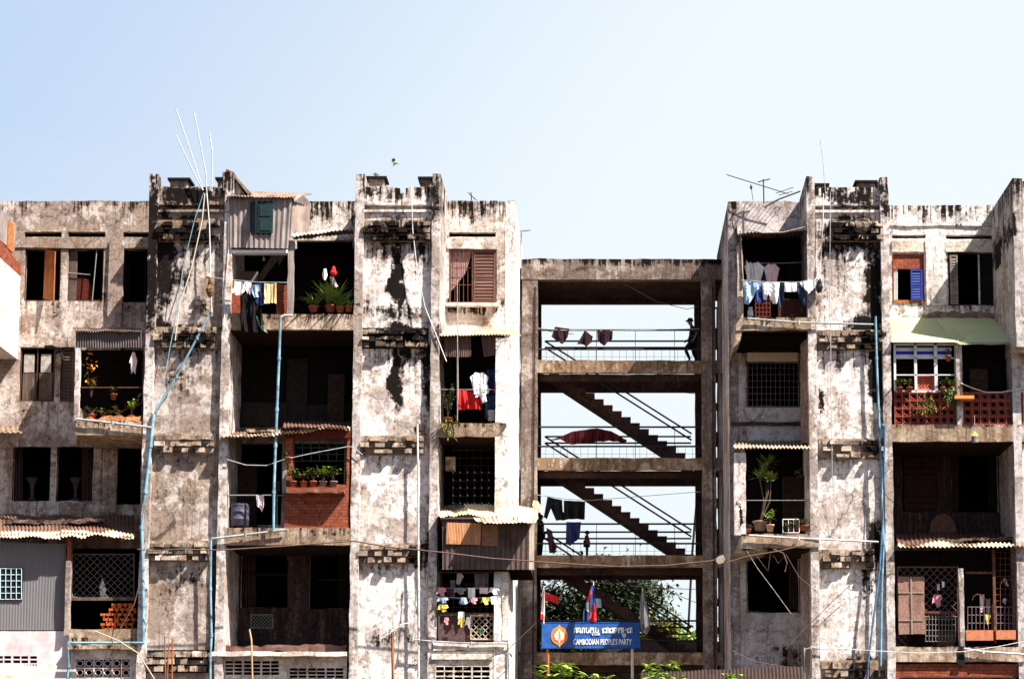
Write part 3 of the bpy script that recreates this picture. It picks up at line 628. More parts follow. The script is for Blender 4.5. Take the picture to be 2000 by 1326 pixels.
part('valance', MB().corr(P(868, 657, .25), P(920, 657, .25), P(920, 697, .25), P(868, 697, .25), 14, .015, 2, .02).prism([P(940, 657, .3), P(982, 657, .3), P(984, 690, .3), P(945, 697, .3)], (0, .03, 0)), wood('dark_brown_board', (.10, .06, .05), (.17, .10, .085)), L)
part('post', MB().ptube([(894, 590), (893, 700), (893, 822)], .018, .05, 5), M_irong, L)
part('rail', MB().ptube([(856, 761), (984, 761)], .016, .1, 5), M_irong, L)
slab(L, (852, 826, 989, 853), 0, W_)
part('room_shade_sheet', MB().box(862, 656, 985, 826, 2.35, 2.45).box(866, 858, 880, 985, 2.3, 2.4), M_room, L)  # added black sheets in place of recess shade
part('cooling_box', MB().box(870, 892, 889, 917, 1.2, 1.6), M_slab, L)
o = window(L, (885, 864, 968, 984), 1.3, 2, M_dark); 
mbd = MB()
for i in range(6):
    for j in range(5): mbd.box(885 + 14 * i - 1.2, 922 + 15 * j - 1.2, 885 + 14 * i + 1.2, 922 + 15 * j + 1.2, 1.2, 1.24)
part('grille_boss', mbd, M_irong, o); grille(o, (884, 864, 967, 984), 1.26, 6, 8, M_iron, .012)
part('return_wall', MB().prism([P(972, 985, .3), P(990, 985, .3), P(990, 858, .3), P(984, 858, .3), P(984, 925, .3), P(972, 940, .3)], (0, 1.2, 0)), M_end, L)
part('bracket', MB().prism([P(978, 854, .05), P(988, 854, .05), P(988, 880, .05), P(984, 905, .05), P(978, 870, .05)], (0, .6, 0)), brickmat('bracket_brick', (.30, .10, .06), (.2, .06, .04)), L)
# yellow sheet and plank box of the fourth row
mb = MB().corr(P(905, 984, 1.3), P(1052, 990, 1.0), P(1050, 1012, -.9), P(930, 1017, -.9), 20, .014, 5, .08, ragged=.12).corr(P(858, 998, 1.2), P(925, 990, 1.2), P(945, 1010, -.5), P(856, 1007, -.5), 14, .02, 5, .12, ragged=.2)
part('awning', mb, plain('pale_yellow_tin', (.82, .66, .42), .12, .7, sc=2, dirtamt=.3), L)
part('awning', MB().corr(P(935, 1008, -.85), P(1052, 1008, -.85), P(1048, 1019, -1.05), P(944, 1022, -1.05), 14, .02, 3, .06, ragged=.15), M_tiny, L)
o = part('plank_box', MB().corr(P(864, 1012, -.35), P(1034, 1012, -.35), P(1032, 1112, -.35), P(864, 1112, -.35), 17, .014, 2, .02), wood('purple_brown_plank', (.075, .05, .045), (.14, .10, .095)), L)
part('box_end', MB().box(1033, 1014, 1043, 1112, -.38, -.2), wood('pale_board', (.42, .33, .27), (.55, .45, .38)), o)
part('box_top', MB().box(860, 1010, 1036, 1013, -.45, W_), M_woodb, o)
part('box_floor', MB().box(860, 1110, 1036, 1114, -.3, W_), M_room, o)
part('blind', MB().corr(P(873, 1020, -.42), P(940, 1022, -.42), P(938, 1064, -.42), P(871, 1062, -.42), 22, .006, 2, .02), wood('reed_blind', (.42, .19, .09), (.58, .30, .16)), o)
part('blind', MB().box(941, 1024, 972, 1066, -.42, -.40), plain('brown_board', (.22, .11, .07), .2), o)
part('window', MB().box(858, 1114, 982, 1118, .1, .2).box(856, 1114, 859, 1255, .1, .2).box(979, 1114, 982, 1255, .1, .2).box(858, 1196, 982, 1202, .1, .18), M_woodb, L)
grille(L, (919, 1202, 978, 1248), .12, 5, 4, plain('tan_lattice_wood', (.42, .32, .24), .2), .014, 'x', 'lattice')
grille(L, (860, 1140, 976, 1200), .3, 9, 4, M_ironr, .008)
part('low_panel', MB().box(858, 1202, 919, 1252, .2, .26), plain('purple_board', (.10, .06, .06), .3), L)
part('balcony_wall', MB().wall((981, 1116, 993, 1262), -.02, .5, seg=.3, jit=.02), M_low, L)
slab(L, (846, 1253, 993, 1270), -.05, W_, 'ledge', M_low)
ventwall(L, (842, 1271, 992, 1500), .02, [(850, 1300, 958, 1340, 6, 4, .8, 1.3)], M_low, 'lower_wall')
part('lintel', MB().wall((843, 1276, 962, 1287), -.06, .05, seg=.3, jit=.008), M_low, L)
part('lower_room', MB().box(-60, 1262, 990, 1500, 2.3, 2.4), M_room, L)

# ================================================================== STAIR TOWER
T = thing('stair_tower', 'open concrete stair tower with see-through landings between the two blocks', 'stair tower', (P(1210, 700, 8).x, 8, 0))
TB = 9.8; ZR = zt(505, TY)
FL = [703, 893, 1083, 1273, 1463]
cL0, cL1 = P(1018, 900, TY).x, P(1049, 900, TY).x; cR0, cR1 = P(1372, 900, TY).x, P(1399, 900, TY).x
iL, iR = P(1050, 900, TY).x, P(1366, 900, TY).x
part('roof_fascia', MB().grid(P(1018, 525, TY).x, P(1410, 525, TY).x, zt(546, TY), ZR, TY - .02, TY + .3, seg=.3, jit=.02, top=.05), M_tow, T)
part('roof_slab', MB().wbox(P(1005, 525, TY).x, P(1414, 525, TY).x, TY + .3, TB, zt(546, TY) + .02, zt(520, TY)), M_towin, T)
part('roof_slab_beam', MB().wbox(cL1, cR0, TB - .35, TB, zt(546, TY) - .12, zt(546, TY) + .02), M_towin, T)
for X0, X1 in ((cL0, cL1), (cR0, cR1)):
    part('column', MB().grid(X0, X1, 0, zt(545, TY), TY, TY + .5, seg=.3, jit=.02), M_tow, T)
    part('conduit', MB().tube([(X1 - .10, TY - .03, 0), (X1 - .12, TY - .03, zt(900, TY)), (X1 - .09, TY - .03, zt(560, TY))], .022, 5), M_towin, T)
for X0, X1 in ((cL0 + .35, cL1 + .03), (cR0 - .12, cR1)):
    part('column', MB().grid(X0, X1, 0, zt(545, TY), TB - .4, TB, seg=.5, jit=.02), M_towin, T)
for X0, X1 in ((XC, cL0 + .3), (cR1 - .1, P(1416, 900, TY).x)):
    part('vent_wall', MB().grid(X0, X1, 0, zt(560, TY), TB - .3, TB - .1, [(X0 + .05, X1 - .1, zt(y + 45, TB), zt(y + 4, TB)) for y in (545, 600, 680, 745, 800, 870, 930, 990, 1125, 1180, 1235)], seg=.5), M_towin, T)
mg = plain('thin_grey_rail', (.02, .018, .018), .2, .6)
m_fas = grunge('landing_edge_concrete', (.54, .41, .29), (.24, .15, .09), .6, .0, .9, off=60, brown=(.10, .055, .035), white=.5)
for i, y in enumerate(FL):
    z = zt(y, TY); dz = .02
    part('landing_edge', MB().grid(cL1 - .02, cR0 + .02, zt(y + 25, TY), z, TY + .02, TY + .22, seg=.3, jit=.02, top=.03, bot=.03), m_fas, T)
    part('landing_edge', MB().grid(cR1 - .02, P(1413, y, TY).x, zt(y + 25, TY), z, TY + .02, TY + .22, seg=.3, jit=.02), M_tow, T)
    part('landing_edge', MB().grid(XC + .01, cL0 + .02, zt(y + 25, TY), z, TY + .02, TY + .22, seg=.3, jit=.02), M_tow, T)
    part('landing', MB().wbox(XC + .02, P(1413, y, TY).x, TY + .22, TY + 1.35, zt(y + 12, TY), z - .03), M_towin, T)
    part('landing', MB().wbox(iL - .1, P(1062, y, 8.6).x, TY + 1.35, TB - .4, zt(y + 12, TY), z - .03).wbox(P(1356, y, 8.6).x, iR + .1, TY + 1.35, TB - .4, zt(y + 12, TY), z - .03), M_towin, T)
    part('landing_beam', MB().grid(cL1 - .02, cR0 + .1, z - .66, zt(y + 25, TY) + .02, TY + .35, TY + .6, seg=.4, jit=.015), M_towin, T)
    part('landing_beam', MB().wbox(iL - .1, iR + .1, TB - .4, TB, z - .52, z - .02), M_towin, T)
    # balustrade: rails across the front and rails that fold down along the stair
    zf = z
    rl = MB()
    for h in (1.08, .40):
        rl.tube([(iL - .05, TY + .12, zf + h), (iR + .05, TY + .12, zf + h)], .034, 5)
    part('rail', rl, M_iron, T)
    rl = MB(); Yr = TY + 1.3
    xl, xr = P(1064, y, Yr).x, P(1350, y, Yr).x
    for h, dx in ((.95, 0), (.72, .04)):
        pts = [(xl, Yr, zf + h)]
        rl.tube([(xl, Yr, zf + h), (xr, Yr, zf + h)], .033, 5)
        rl.tube([(xl, Yr, zf + h), (xr, Yr, zf + h - (FL[1] - FL[0]) * (D + TY) / F * 1.0)], .033, 5)
    part('stair_rail', rl, M_iron, T)
    rl = MB()
    n = 22
    for k in range(n + 1):
        x = iL + (iR - iL) * (k + .15 * math.sin(k * 7)) / n; rl.tube([(x, TY + .12, zf), (x, TY + .12, zf + .40)], .006, 3)
    rl.tube([(iL, TY + .12, zf + .14), (iR, TY + .12, zf + .14)], .006, 3)
    for px in (1165, 1241, 1318): x = P(px, y, TY).x; rl.tube([(x, TY + .12, zf), (x, TY + .12, zf + 1.08)], .010, 4)
    part('baluster', rl, mg, T)
# flights
FH = zt(FL[0], TY) - zt(FL[1], TY); NS = 16
for y in FL[1:]:
    z0 = zt(y, TY) - .02; Y0, Y1 = 8.0, 9.25; x1 = P(1354, y, 8.6).x; x0 = x1 - 285 * (D + 8.6) / F; run = (x1 - x0) / NS; rise = FH / NS
    pts = [Vector((x1, Y0, z0))]
    for k in range(NS): pts += [Vector((x1 - k * run, Y0, z0 + (k + 1) * rise)), Vector((x1 - (k + 1) * run, Y0, z0 + (k + 1) * rise))]
    pts += [Vector((x0, Y0, z0 + FH - .42)), Vector((x1 - .35, Y0, z0 - .1)), Vector((x1, Y0, z0 - .1))]
    mb = MB()
    for k in range(NS):
        xa, xb = x1 - k * run, x1 - (k + 1) * run; zb = z0 + k * rise; ua = -.20 + k * rise; 
        mb.add([(xa, Y0, z0 + max(k * rise - .30, -.1)), (xb, Y0, z0 + max((k + 1) * rise - .30, -.1)), (xb, Y0, zb + rise), (xa + .02, Y0, zb + rise), (xa, Y1, z0 + max(k * rise - .30, -.1)), (xb, Y1, z0 + max((k + 1) * rise - .30, -.1)), (xb, Y1, zb + rise), (xa + .02, Y1, zb + rise)],
               [(0, 1, 2, 3), (7, 6, 5, 4), (0, 3, 7, 4), (3, 2, 6, 7), (0, 4, 5, 1), (1, 5, 6, 2)])
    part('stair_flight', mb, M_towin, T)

# ================================================================== RIGHT BLOCK
Rb = thing('apartment_block', 'pale mould-streaked apartment block with green awning balcony right of the stair tower', 'apartment block', (P(1700, 700, 5).x, 5, 0))
pier(Rb, (1579, 1595, 1724, 1740, 344, 345), M_p3, 366, [(1622, 1724, 434, 472), (1598, 1730, 646, 684), (1600, 1728, 858, 896), (1602, 1706, 1074, 1110), (1604, 1728, 1290, 1340)], 3)
for r in ((1590, 358, 1620, 366), (1670, 352, 1714, 366)): roofvent(Rb, r)
XD = P(1424.5, 700, W_).x; XR = P(2120, 700, W_).x
hD = [(1452, 456, 1570, 612), (1460, 706, 1560, 793), (1462, 880, 1580, 1036), (1460, 1080, 1560, 1194)]
part('wall', MB().grid(XD - .02, P(1590, 700, W_).x, 0, TOPW, W_, W_ + .25, [XZ(h, W_) for h in hD], seg=.35, top=.05, jit=.02), grunge('bay_plaster_lilac', (.62, .57, .57), (.46, .39, .36), .22, -.05, .35, off=64, tops=[(TOPW, .9, .35), (zt(866, W_), .35, .3), (zt(1300, W_), .05, .4)], stains=[(1550, 1290, 50, 40, .8), (1450, 700, 14, 40, .6)], Y=W_), Rb)
part('end_wall', MB().grid(XD - .015, XD + .3, 0, TOPW - .02, W_ - .01, 9.8, seg=.5, jit=.015, top=.04), M_endD, Rb)
hE = [(1743, 496, 1805, 590), (1852, 493, 1942, 597), (1743, 459, 1808, 466), (1848, 459, 1944, 467), (1760, 690, 1860, 800), (1882, 690, 1990, 800), (1762, 880, 1832, 1000), (1858, 880, 1950, 1000), (1750, 1085, 1870, 1255), (1884, 1085, 2060, 1255)]
part('wall', MB().wall((1735, 400, 2120, 1500), W_, W_ + .25, hE, seg=.35, top=.05), M_wE, Rb)
mb = MB()
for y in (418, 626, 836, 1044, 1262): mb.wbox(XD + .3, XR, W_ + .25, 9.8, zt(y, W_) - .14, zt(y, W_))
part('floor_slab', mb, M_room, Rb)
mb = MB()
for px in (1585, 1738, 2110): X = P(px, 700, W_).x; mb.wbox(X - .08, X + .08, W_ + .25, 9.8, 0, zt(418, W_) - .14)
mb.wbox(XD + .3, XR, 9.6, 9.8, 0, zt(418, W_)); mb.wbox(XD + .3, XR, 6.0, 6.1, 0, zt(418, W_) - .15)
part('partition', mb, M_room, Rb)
drape(Rb, (1858, 884, 1872, 998), W_ + .5); drape(Rb, (1930, 884, 1948, 998), W_ + .5, M_dimg); drape(Rb, (1540, 460, 1566, 580), 2.2, M_dimg); drape(Rb, (1540, 1084, 1558, 1190), W_ + .5)
part('cupboard', MB().box(1530, 930, 1572, 1040, 1.9, 2.25), M_dimw, Rb); part('cupboard', MB().box(1895, 720, 1930, 828, .6, .85), M_dimw, Rb)
# far right pier
a = P(1981, 500, -1.0).x
part('fin', MB().grid(a, a + .3, zt(690, 0), zt(348, -1), -1.0, W_, seg=.35, jit=.022, top=.05).grid(a + .04, a + .3, 0, zt(690, 0), 0, W_, seg=.4), grunge('grey_fin', (.58, .54, .53), (.38, .31, .28), .35, .0, .8, off=70, tops=[(zt(346, 0), 2.2, .8)], brown=(.16, .12, .11), stains=[(1950, 460, 30, 50, .8)]), Rb)
part('fin_window', MB().wbox(a - .02, a + .01, 1.2, 2.1, zt(600, W_) + 1.1, zt(600, W_) + 1.9), M_dark, Rb)
part('pier', MB().grid(a + .3, a + 3, zt(690, 0), zt(372, .2), -.8, W_, seg=.4).grid(a + .3, a + 3, 0, zt(690, 0), .2, W_, seg=.4), M_wE, Rb)
part('wall_relief', MB().wall((1740, 437, 1945, 441), W_ - .05, W_, seg=.3, jit=.02), M_wE, Rb)
part('pilaster', MB().wall((1809, 470, 1848, 596), W_ - .08, W_, seg=.3, jit=.02), M_wE, Rb)
part('wall_relief', MB().wall((1742, 470, 1945, 492), W_ - .045, W_, seg=.35), grunge('yellowish_panel', (.64, .58, .50), (.46, .38, .30), .4, .0, .5, off=72), Rb)
# top windows
o = part('brick_infill', MB().box(1744, 498, 1804, 525, W_ + .04, W_ + .15), M_brick, Rb)
w_ = window(Rb, (1743, 496, 1805, 590), W_ - .01, 2.2, plain('red_brown_frame', (.20, .05, .03), .3))
part('lower_board', MB().box(1745, 586, 1803, 592, W_ - .03, W_ + .05), M_woodr, w_)
louvre(w_, (1779, 526, 1802, 586), W_ - .08, M_blue, n=10); part('curtain', MB().corr(P(1744, 526, W_ + .1), P(1753, 526, W_ + .1), P(1753, 586, W_ + .1), P(1744, 586, W_ + .1), 3, .02, 2, .01), M_whitep, w_)
w_ = window(Rb, (1852, 493, 1942, 597), W_ + .0, 2.0, M_frame)
louvre(w_, (1856, 498, 1871, 594), W_ - .05, wood('grey_louvre_wood', (.20, .17, .15), (.34, .29, .25), vert=False), n=16); 
louvre(w_, (1914, 500, 1940, 594), W_ + .1, M_dark, n=12); part('stile', MB().box(1911, 498, 1914, 594, W_ + .05, W_ + .1), M_wE, w_)
part('ragged_plaster', MB().prism([P(x, y, W_ - .04) for x, y in ((1806, 622), (1812, 612), (1830, 607), (1850, 610), (1862, 606), (1880, 612), (1905, 608), (1940, 612), (1945, 624))], (0, .05, 0)), grunge('brown_scar', (.30, .21, .17), (.2, .14, .11), .5, .02, .5, off=73), Rb)
# green awning
part('awning', MB().corr(P(1738, 620, W_), P(1948, 622, W_), P(1870, 668, -.1), P(1741, 668, -.1), 46, .010, 3, .01, ragged=0).corr(P(1826, 620, W_ - .02), P(1950, 622, W_ - .02), P(2003, 669, -.12), P(1862, 669, -.12), 44, .010, 3, .03), M_ting, Rb)
part('tin_edge', MB().corr(P(1738, 660, .5), P(1862, 660, .5), P(1866, 668, -.16), P(1741, 668, -.16), 30, .010, 2, .01).corr(P(1862, 661, .5), P(1993, 661, .5), P(2003, 672, -.18), P(1872, 672, -.18), 30, .012, 2, .02), metal_sheet('yellow_green_tin', (.56, .57, .36), (.6, .58, .34), .15), Rb)
# glazed balcony
gm = plain('old_white_frame', (.62, .60, .60), .12, .6)
mb = MB()
for q in ((1746, 670, 1750, 764), (1786, 670, 1791, 764), (1825, 670, 1831, 764), (1865, 670, 1868, 764), (1750, 670, 1865, 674), (1750, 698, 1865, 700), (1750, 731, 1865, 733), (1750, 762, 1865, 766)): mb.box(*q, .1, .18)
w_ = part('window', mb, gm, Rb)
mb = MB()
blu = plain('blue_white_curtain', (.70, .70, .78), .1)
for x0, x1 in ((1750, 1786), (1791, 1825), (1831, 1858)):
    mb.box(x0, 674, x1, 698, .24, .27)
part('curtain', mb, blu, w_)
mb = MB()
for x0, x1 in ((1750, 1786), (1791, 1825), (1831, 1858)):
    mb.box(x0, 674, x1, 679, .225, .238).box(x0, 686, x1, 692, .225, .238)
part('curtain_stripe', mb, plain('blue_stripe', (.03, .03, .38), .1), w_)
grille(w_, (1791, 735, 1823, 761), .22, 5, 4, plain('red_lattice', (.50, .12, .08), .2), .018, 'x')
# pierced clay balustrade
def clay(r, nx, ny, Y):
    mb = MB(); x0, y0, x1, y1 = r; dx, dy = (x1 - x0) / nx, (y1 - y0) / ny
    for i in range(nx + 1): t = x0 + dx * i; mb.box(t - 1.0, y0, t + 1.0, y1, Y, Y + .1)
    for j in range(ny + 1): t = y0 + dy * j; mb.box(x0 - 1, t - 1.0, x1 + 1, t + 1.0, Y + .004, Y + .096)
    for i in range(nx):
        for j in range(ny):
            p = P(x0 + dx * (i + .5), y0 + dy * (j + .5), Y + .05); rr = .36 * dx * D / F
            mb.tube([p + Vector((math.cos(a) * rr, 0, math.sin(a) * rr)) for a in [k * math.pi / 4 for k in range(9)]], .020, 4)
            for sx in (-1, 1):
                for sz in (-1, 1): mb.tube([p + Vector((sx * rr * .6, 0, sz * rr * .6)), p + Vector((sx * dx * D / F * .5, 0, sz * dy * D / F * .5))], .018, 4)
    return mb
mcl = plain('red_clay_block', (.28, .07, .05), .3, .9)
part('balustrade', clay((1748, 767, 1866, 828), 8, 4, .1), mcl, Rb); part('balustrade', clay((1882, 767, 1998, 828), 7, 4, .1), mcl, Rb)
part('post', MB().wall((1868, 672, 1880, 832), .0, .25, seg=.25, jit=.015), M_fin, Rb)
part('balcony_shade_sheet', MB().box(1742, 672, 2000, 830, .9, .98), M_room, Rb)  # black sheet added as shade behind the glazing
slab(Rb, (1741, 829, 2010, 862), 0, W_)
slab(Rb, (1741, 662, 1990, 668), .4, W_, 'ceiling_panel', M_room)
# third row loggia
part('lower_back_wall', MB().wall((1740, 862, 2000, 1060), W_ - .06, W_, [(1762, 872, 1832, 1000), (1858, 872, 1950, 1000)], seg=.4), grunge('shade_brown_wall', (.05, .032, .03), (.03, .02, .018), .5, .0, .4, off=76, white=.05), Rb)  # dark overlay wall, loggia shade put into its brown
louvre(Rb, (1766, 876, 1830, 998), W_ + .05, plain('dark_red_louvre', (.035, .014, .012), .3), n=10)
part('arched_panel', MB().prism([P(x, y, W_ - .12) for x, y in ((1815, 1045), (1818, 1018), (1830, 1006), (1843, 1002), (1856, 1008), (1866, 1024), (1870, 1045))], (0, .06, 0)), plain('brown_panel', (.11, .06, .045), .3), Rb)
awning(Rb, ((1748, 1040, W_ - .1), (2020, 1040, W_ - .1)), ((1754, 1064, .0), (2020, 1066, .0)), 30, M_tinred, amp=.03, ragged=.1)
part('tin_edge', MB().corr(P(1754, 1061, .1), P(2020, 1060, .1), P(2020, 1067, -.2), P(1753, 1067, -.2), 31, .032, 2, .12, ragged=.16), M_tiny, Rb)
# fourth row enclosure
part('low_back', MB().box(1745, 1075, 2010, 1262, .9, 1.0), M_room, Rb)
grille(Rb, (1753, 1107, 1870, 1204), .5, 8, 6, plain('dim_lattice', (.15, .10, .085), .3), .012, 'x', 'lattice')
o = part('plywood_panel', MB().wall((1755, 1125, 1806, 1238), .25, .3, seg=.2, jit=.02), plain('brown_ply', (.26, .15, .12), .3, .9, sc=16, dirtamt=.4), Rb)
part('batten', MB().box(1779, 1125, 1782, 1238, .22, .25).box(1755, 1156, 1805, 1158, .222, .25).box(1755, 1210, 1803, 1212, .222, .25), wood('pale_batten', (.30, .21, .17), (.42, .30, .25)), o)
part('rail', MB().box(1806, 1193, 1872, 1197, .3, .36).box(1870, 1105, 1874, 1256, .3, .38), M_ironr, Rb)
grille(Rb, (1808, 1198, 1866, 1252), .34, 9, 5, M_irong, .010)
part('post', MB().wall((1874, 1110, 1883, 1262), -.05, .2, seg=.22, jit=.03), M_fin, Rb)
grille(Rb, (1890, 1185, 2002, 1232), .25, 14, 3, plain('mauve_iron', (.16, .12, .13), .3), .012)
grille(Rb, (1944, 1078, 2002, 1232), .28, 6, 13, M_ironr, .010)
mb = MB().box(1940, 1072, 1945, 1256, .2, .3).box(1886, 1116, 1945, 1120, .22, .28)
for (cx, r_) in ((1911, 12), (1970, 15), (1970, 9)):
    c = P(cx, 1172 if cx == 1911 else 1140, .24); mb.tube([c + Vector((math.cos(t * math.pi / 8) * r_ * D / F, 0, math.sin(t * math.pi / 8) * r_ * D / F)) for t in range(9)], .014, 4)
part('window_frame', mb, M_ironr, Rb)
part('counter_board', MB().box(1887, 1230, 1940, 1250, .0, .2).box(1946, 1230, 1984, 1248, .0, .2), plain('orange_brown_board', (.46, .17, .09), .2), Rb)
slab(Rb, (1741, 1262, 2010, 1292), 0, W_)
part('drip_stain_hole', MB().box(1870, 1268, 1884, 1298, -.02, .02), M_dark, Rb)
part('lower_wall', MB().wall((1752, 1296, 2030, 1500), .12, .4, seg=.4), M_brick2, Rb)
part('lower_frame', MB().box(1758, 1322, 1990, 1330, .06, .12), M_dark, Rb)
# ---- bay next to the tower
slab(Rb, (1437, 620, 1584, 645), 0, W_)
part('bracket', MB().prism([P(1437, 645, .05), P(1450, 645, .05), P(1446, 665, .05), P(1432, 680, .05)], (0, 2.2, 0)), M_slab, Rb)
part('post', MB().wall((1440, 480, 1451, 640), .02, .2, seg=.25, jit=.02), grunge('post_plaster', (.66, .58, .52), (.48, .36, .28), .4, .0, .5, off=80), Rb)
part('side_wall', MB().prism([P(1440, 480, .1), P(1440, 640, .1), P(1440, 640, W_), P(1440, 440, W_)], (.12, 0, 0)), M_endD, Rb)
part('room_shade_sheet', MB().box(1450, 456, 1580, 620, 2.35, 2.45), M_room, Rb)  # added black sheet, shade behind the laundry as colour
awning(Rb, ((1440, 468, W_), (1580, 464, W_)), ((1438, 457, -.2), (1576, 448, -.2)), 20, M_tin, ragged=.1)
part('low_brick_wall', MB().box(1520, 583, 1580, 620, .5, .6), brickmat('dark_brick', (.07, .022, .018), (.045, .016, .013), (.04, .03, .03)), Rb)
part('brick_screen', clay((1476, 584, 1504, 618), 4, 4, .45), plain('red_screen', (.12, .032, .022), .3), Rb)
part('pole', MB().ptube([(1446, 450), (1449, 520), (1452, 560)], .025, -.02, 5), M_wood, Rb)
# row 2
w_ = window(Rb, (1458, 704, 1562, 795), W_ - .02, 2, M_frame)
grille(w_, (1461, 707, 1559, 793), W_ - .06, 11, 7, plain('grey_mesh_iron', (.13, .11, .115), .2), .010)
part('beige_panel', MB().box(1460, 686, 1558, 705, W_ - .12, W_ - .02), plain('beige_board', (.70, .56, .44), .08), Rb)
part('ceiling_shadow_board', MB().box(1436, 655, 1580, 660, .3, W_), M_room, Rb)
part('ledge', MB().wall((1428, 824, 1562, 830), W_ - .12, W_, seg=.25, jit=.02), M_frame, Rb)
part('side_wall', MB().prism([P(1563, 645, 1.2), P(1578, 645, .25), P(1580, 865, .25), P(1565, 865, 1.2)], (.03, .1, 0)), grunge('rusty_jamb', (.40, .29, .24), (.24, .15, .12), .5, .0, .8, off=83), Rb)
# row 3
awning(Rb, ((1436, 862, W_), (1585, 860, W_)), ((1432, 873, -.1), (1585, 874, -.1)), 21, M_tin, amp=.03, ragged=.05)
part('tin_edge', MB().corr(P(1432, 870, .1), P(1585, 871, .1), P(1585, 875, -.14), P(1432, 874, -.14), 21, .032, 2, .02), M_tiny, Rb)
part('balcony_wall', MB().wall((1434, 884, 1457, 1045), .05, .3, seg=.25, jit=.02), grunge('jamb_white', (.72, .64, .64), (.50, .42, .40), .25, .0, .5, off=85, stains=[(1448, 1010, 6, 40, .9)]), Rb)
part('room_shade_sheet', MB().box(1456, 874, 1584, 1042, 2.3, 2.4), M_room, Rb)  # black sheet added as shade behind the plants
part('rail', MB().ptube([(1458, 977), (1582, 977)], .012, .1, 4), M_irong, Rb)
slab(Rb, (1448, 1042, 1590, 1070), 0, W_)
part('bracket', MB().prism([P(1434, 1078, .4), P(1460, 1062, .02), P(1500, 1073, .02), P(1460, 1084, .4)], (0, 2.0, 0)), M_slab, Rb)
# row 4
window(Rb, (1458, 1078, 1562, 1196), W_ - .01, 1.2, M_dark)
part('side_wall', MB().prism([P(1564, 1072, 1.4), P(1588, 1072, .25), P(1590, 1300, .25), P(1566, 1300, 1.4)], (.03, .1, 0)), grunge('rusty_jamb_low', (.46, .33, .29), (.28, .19, .16), .5, .0, .7, off=88), Rb)
# ================================================================== GROUND AND FAR THINGS
g = MB().wbox(-600, 600, -75, 900, -.3, 0); struct('ground', g, plain('dirt_ground', (.08, .055, .04), .3, sc=.6))
LG = [leafmat('leaf_dark', (.008, .014, .005), (.040, .058, .016)), leafmat('leaf_mid', (.045, .085, .018), (.13, .19, .04)), leafmat('leaf_bright', (.20, .34, .05), (.36, .46, .09)), leafmat('leaf_olive', (.10, .10, .02), (.22, .19, .04))]
M_bark = wood('bark', (.08, .055, .04), (.14, .10, .075))
def tree(px, py, Y, rx, rz, n, label, name='broadleaf_tree', group=None, m=1, leaf=.42, seed=1, ry=None):
    """trunk, limbs and a crown of leaf clusters on the limb ends"""
    rnd = random.Random(seed); c = P(px, py, Y); ry = ry or rx
    t = thing(name, label, 'tree', (c.x, Y, 0), group)
    mb = MB().tube([(c.x, Y, 0), (c.x + .1, Y, c.z * .45), (c.x - .1, Y, c.z - rz * .3)], .06 * rx + .05, 8, .03 * rx)
    ends = []
    for i in range(16):
        a = rnd.uniform(0, 2 * math.pi); e = c + Vector((math.cos(a) * rx * rnd.uniform(.3, .85), math.sin(a) * ry * rnd.uniform(.3, .85), rnd.uniform(-.7, .8) * rz))
        s0 = Vector((c.x, Y, c.z - rz * rnd.uniform(.3, 1.0))); mb.tube([s0, (s0 + e) / 2 + Vector((0, 0, .1 * rz)), e], .018 * rx + .01, 5, .006)
        ends.append(e)
    part('trunk', mb, M_bark, t)
    cl = []
    for i in range(70):
        u = Vector((rnd.gauss(0, 1), rnd.gauss(0, 1), rnd.gauss(0, 1))).normalized() * rnd.uniform(.55, 1.0) ** .5
        cl.append(c + Vector((u.x * rx, u.y * ry, u.z * rz)))
    cl += ends; mb = MB()
    for i in range(n):
        k = rnd.choice(cl); r_ = rx * .20
        b = k + Vector((rnd.gauss(0, r_), rnd.gauss(0, r_), rnd.gauss(0, r_ * .7)))
        mb.leaf(b, (rnd.uniform(-1, 1), rnd.uniform(-1, 1), rnd.uniform(-.6, .7)), leaf * rnd.uniform(.6, 1.3), leaf * .5 * rnd.uniform(.7, 1.2), .3, 2)
    part('crown', mb, LG[m], t); return t
tree(1152, 1222, 34, 3.0, 2.8, 15000, 'large dense leafy tree filling the lowest opening behind the stair tower', seed=3, leaf=.30, m=0)
tree(1236, 1222, 37, 2.0, 2.3, 7500, 'smaller tree right of the big one beyond the stair tower', seed=5, leaf=.30, m=0)
tree(1284, 1252, 30, 1.3, 1.3, 1500, 'low bushy tree top showing right of the blue sign', seed=6, leaf=.26, m=1)
def shrub(px, py, Y, w_, h_, label, m=1, seed=1, n=500):
    rnd = random.Random(seed); c = P(px, py, Y); mb = MB()
    for i in range(n):
        b = c + Vector((rnd.uniform(-w_, w_), rnd.uniform(-.8, .8), rnd.uniform(-h_, h_) * (1 - .3 * rnd.random())))
        mb.leaf(b, (rnd.uniform(-1, 1), rnd.uniform(-1, 1), rnd.uniform(-.2, 1)), .35, .16, .3, 2)
    t = thing('bush', label, 'bush', (c.x, Y, 0)); part('foliage', mb, LG[m], t)
    part('stem', MB().tube([(c.x, Y, 0), (c.x, Y, c.z)], .07, 6).tube([(c.x, Y, c.z * .4), (c.x + w_ * .6, Y, c.z)], .05, 5), M_bark, t)
shrub(1340, 1248, 24, 1.3, .35, 'sunlit green bush top seen through the lower right of the stair tower', 2, 4)
shrub(1105, 1275, 15, 1.4, .35, 'dark bush behind the foot of the blue party sign', 1, 8)
shrub(1285, 1240, 22, .8, .6, 'dull green bush between the sign and the low wall beyond', 3, 9)
single('utility_pole', MB().tube([P(1345, 1216, 28) * 1, P(1352, 1080, 28), P(1364, 940, 28)], .06, 6).tube([P(1345, 1216, 28), Vector((P(1338, 1300, 28).x, 28, 0))], .06, 6), M_iron, 'dark leaning pole seen through the right of the stair tower', 'utility pole')
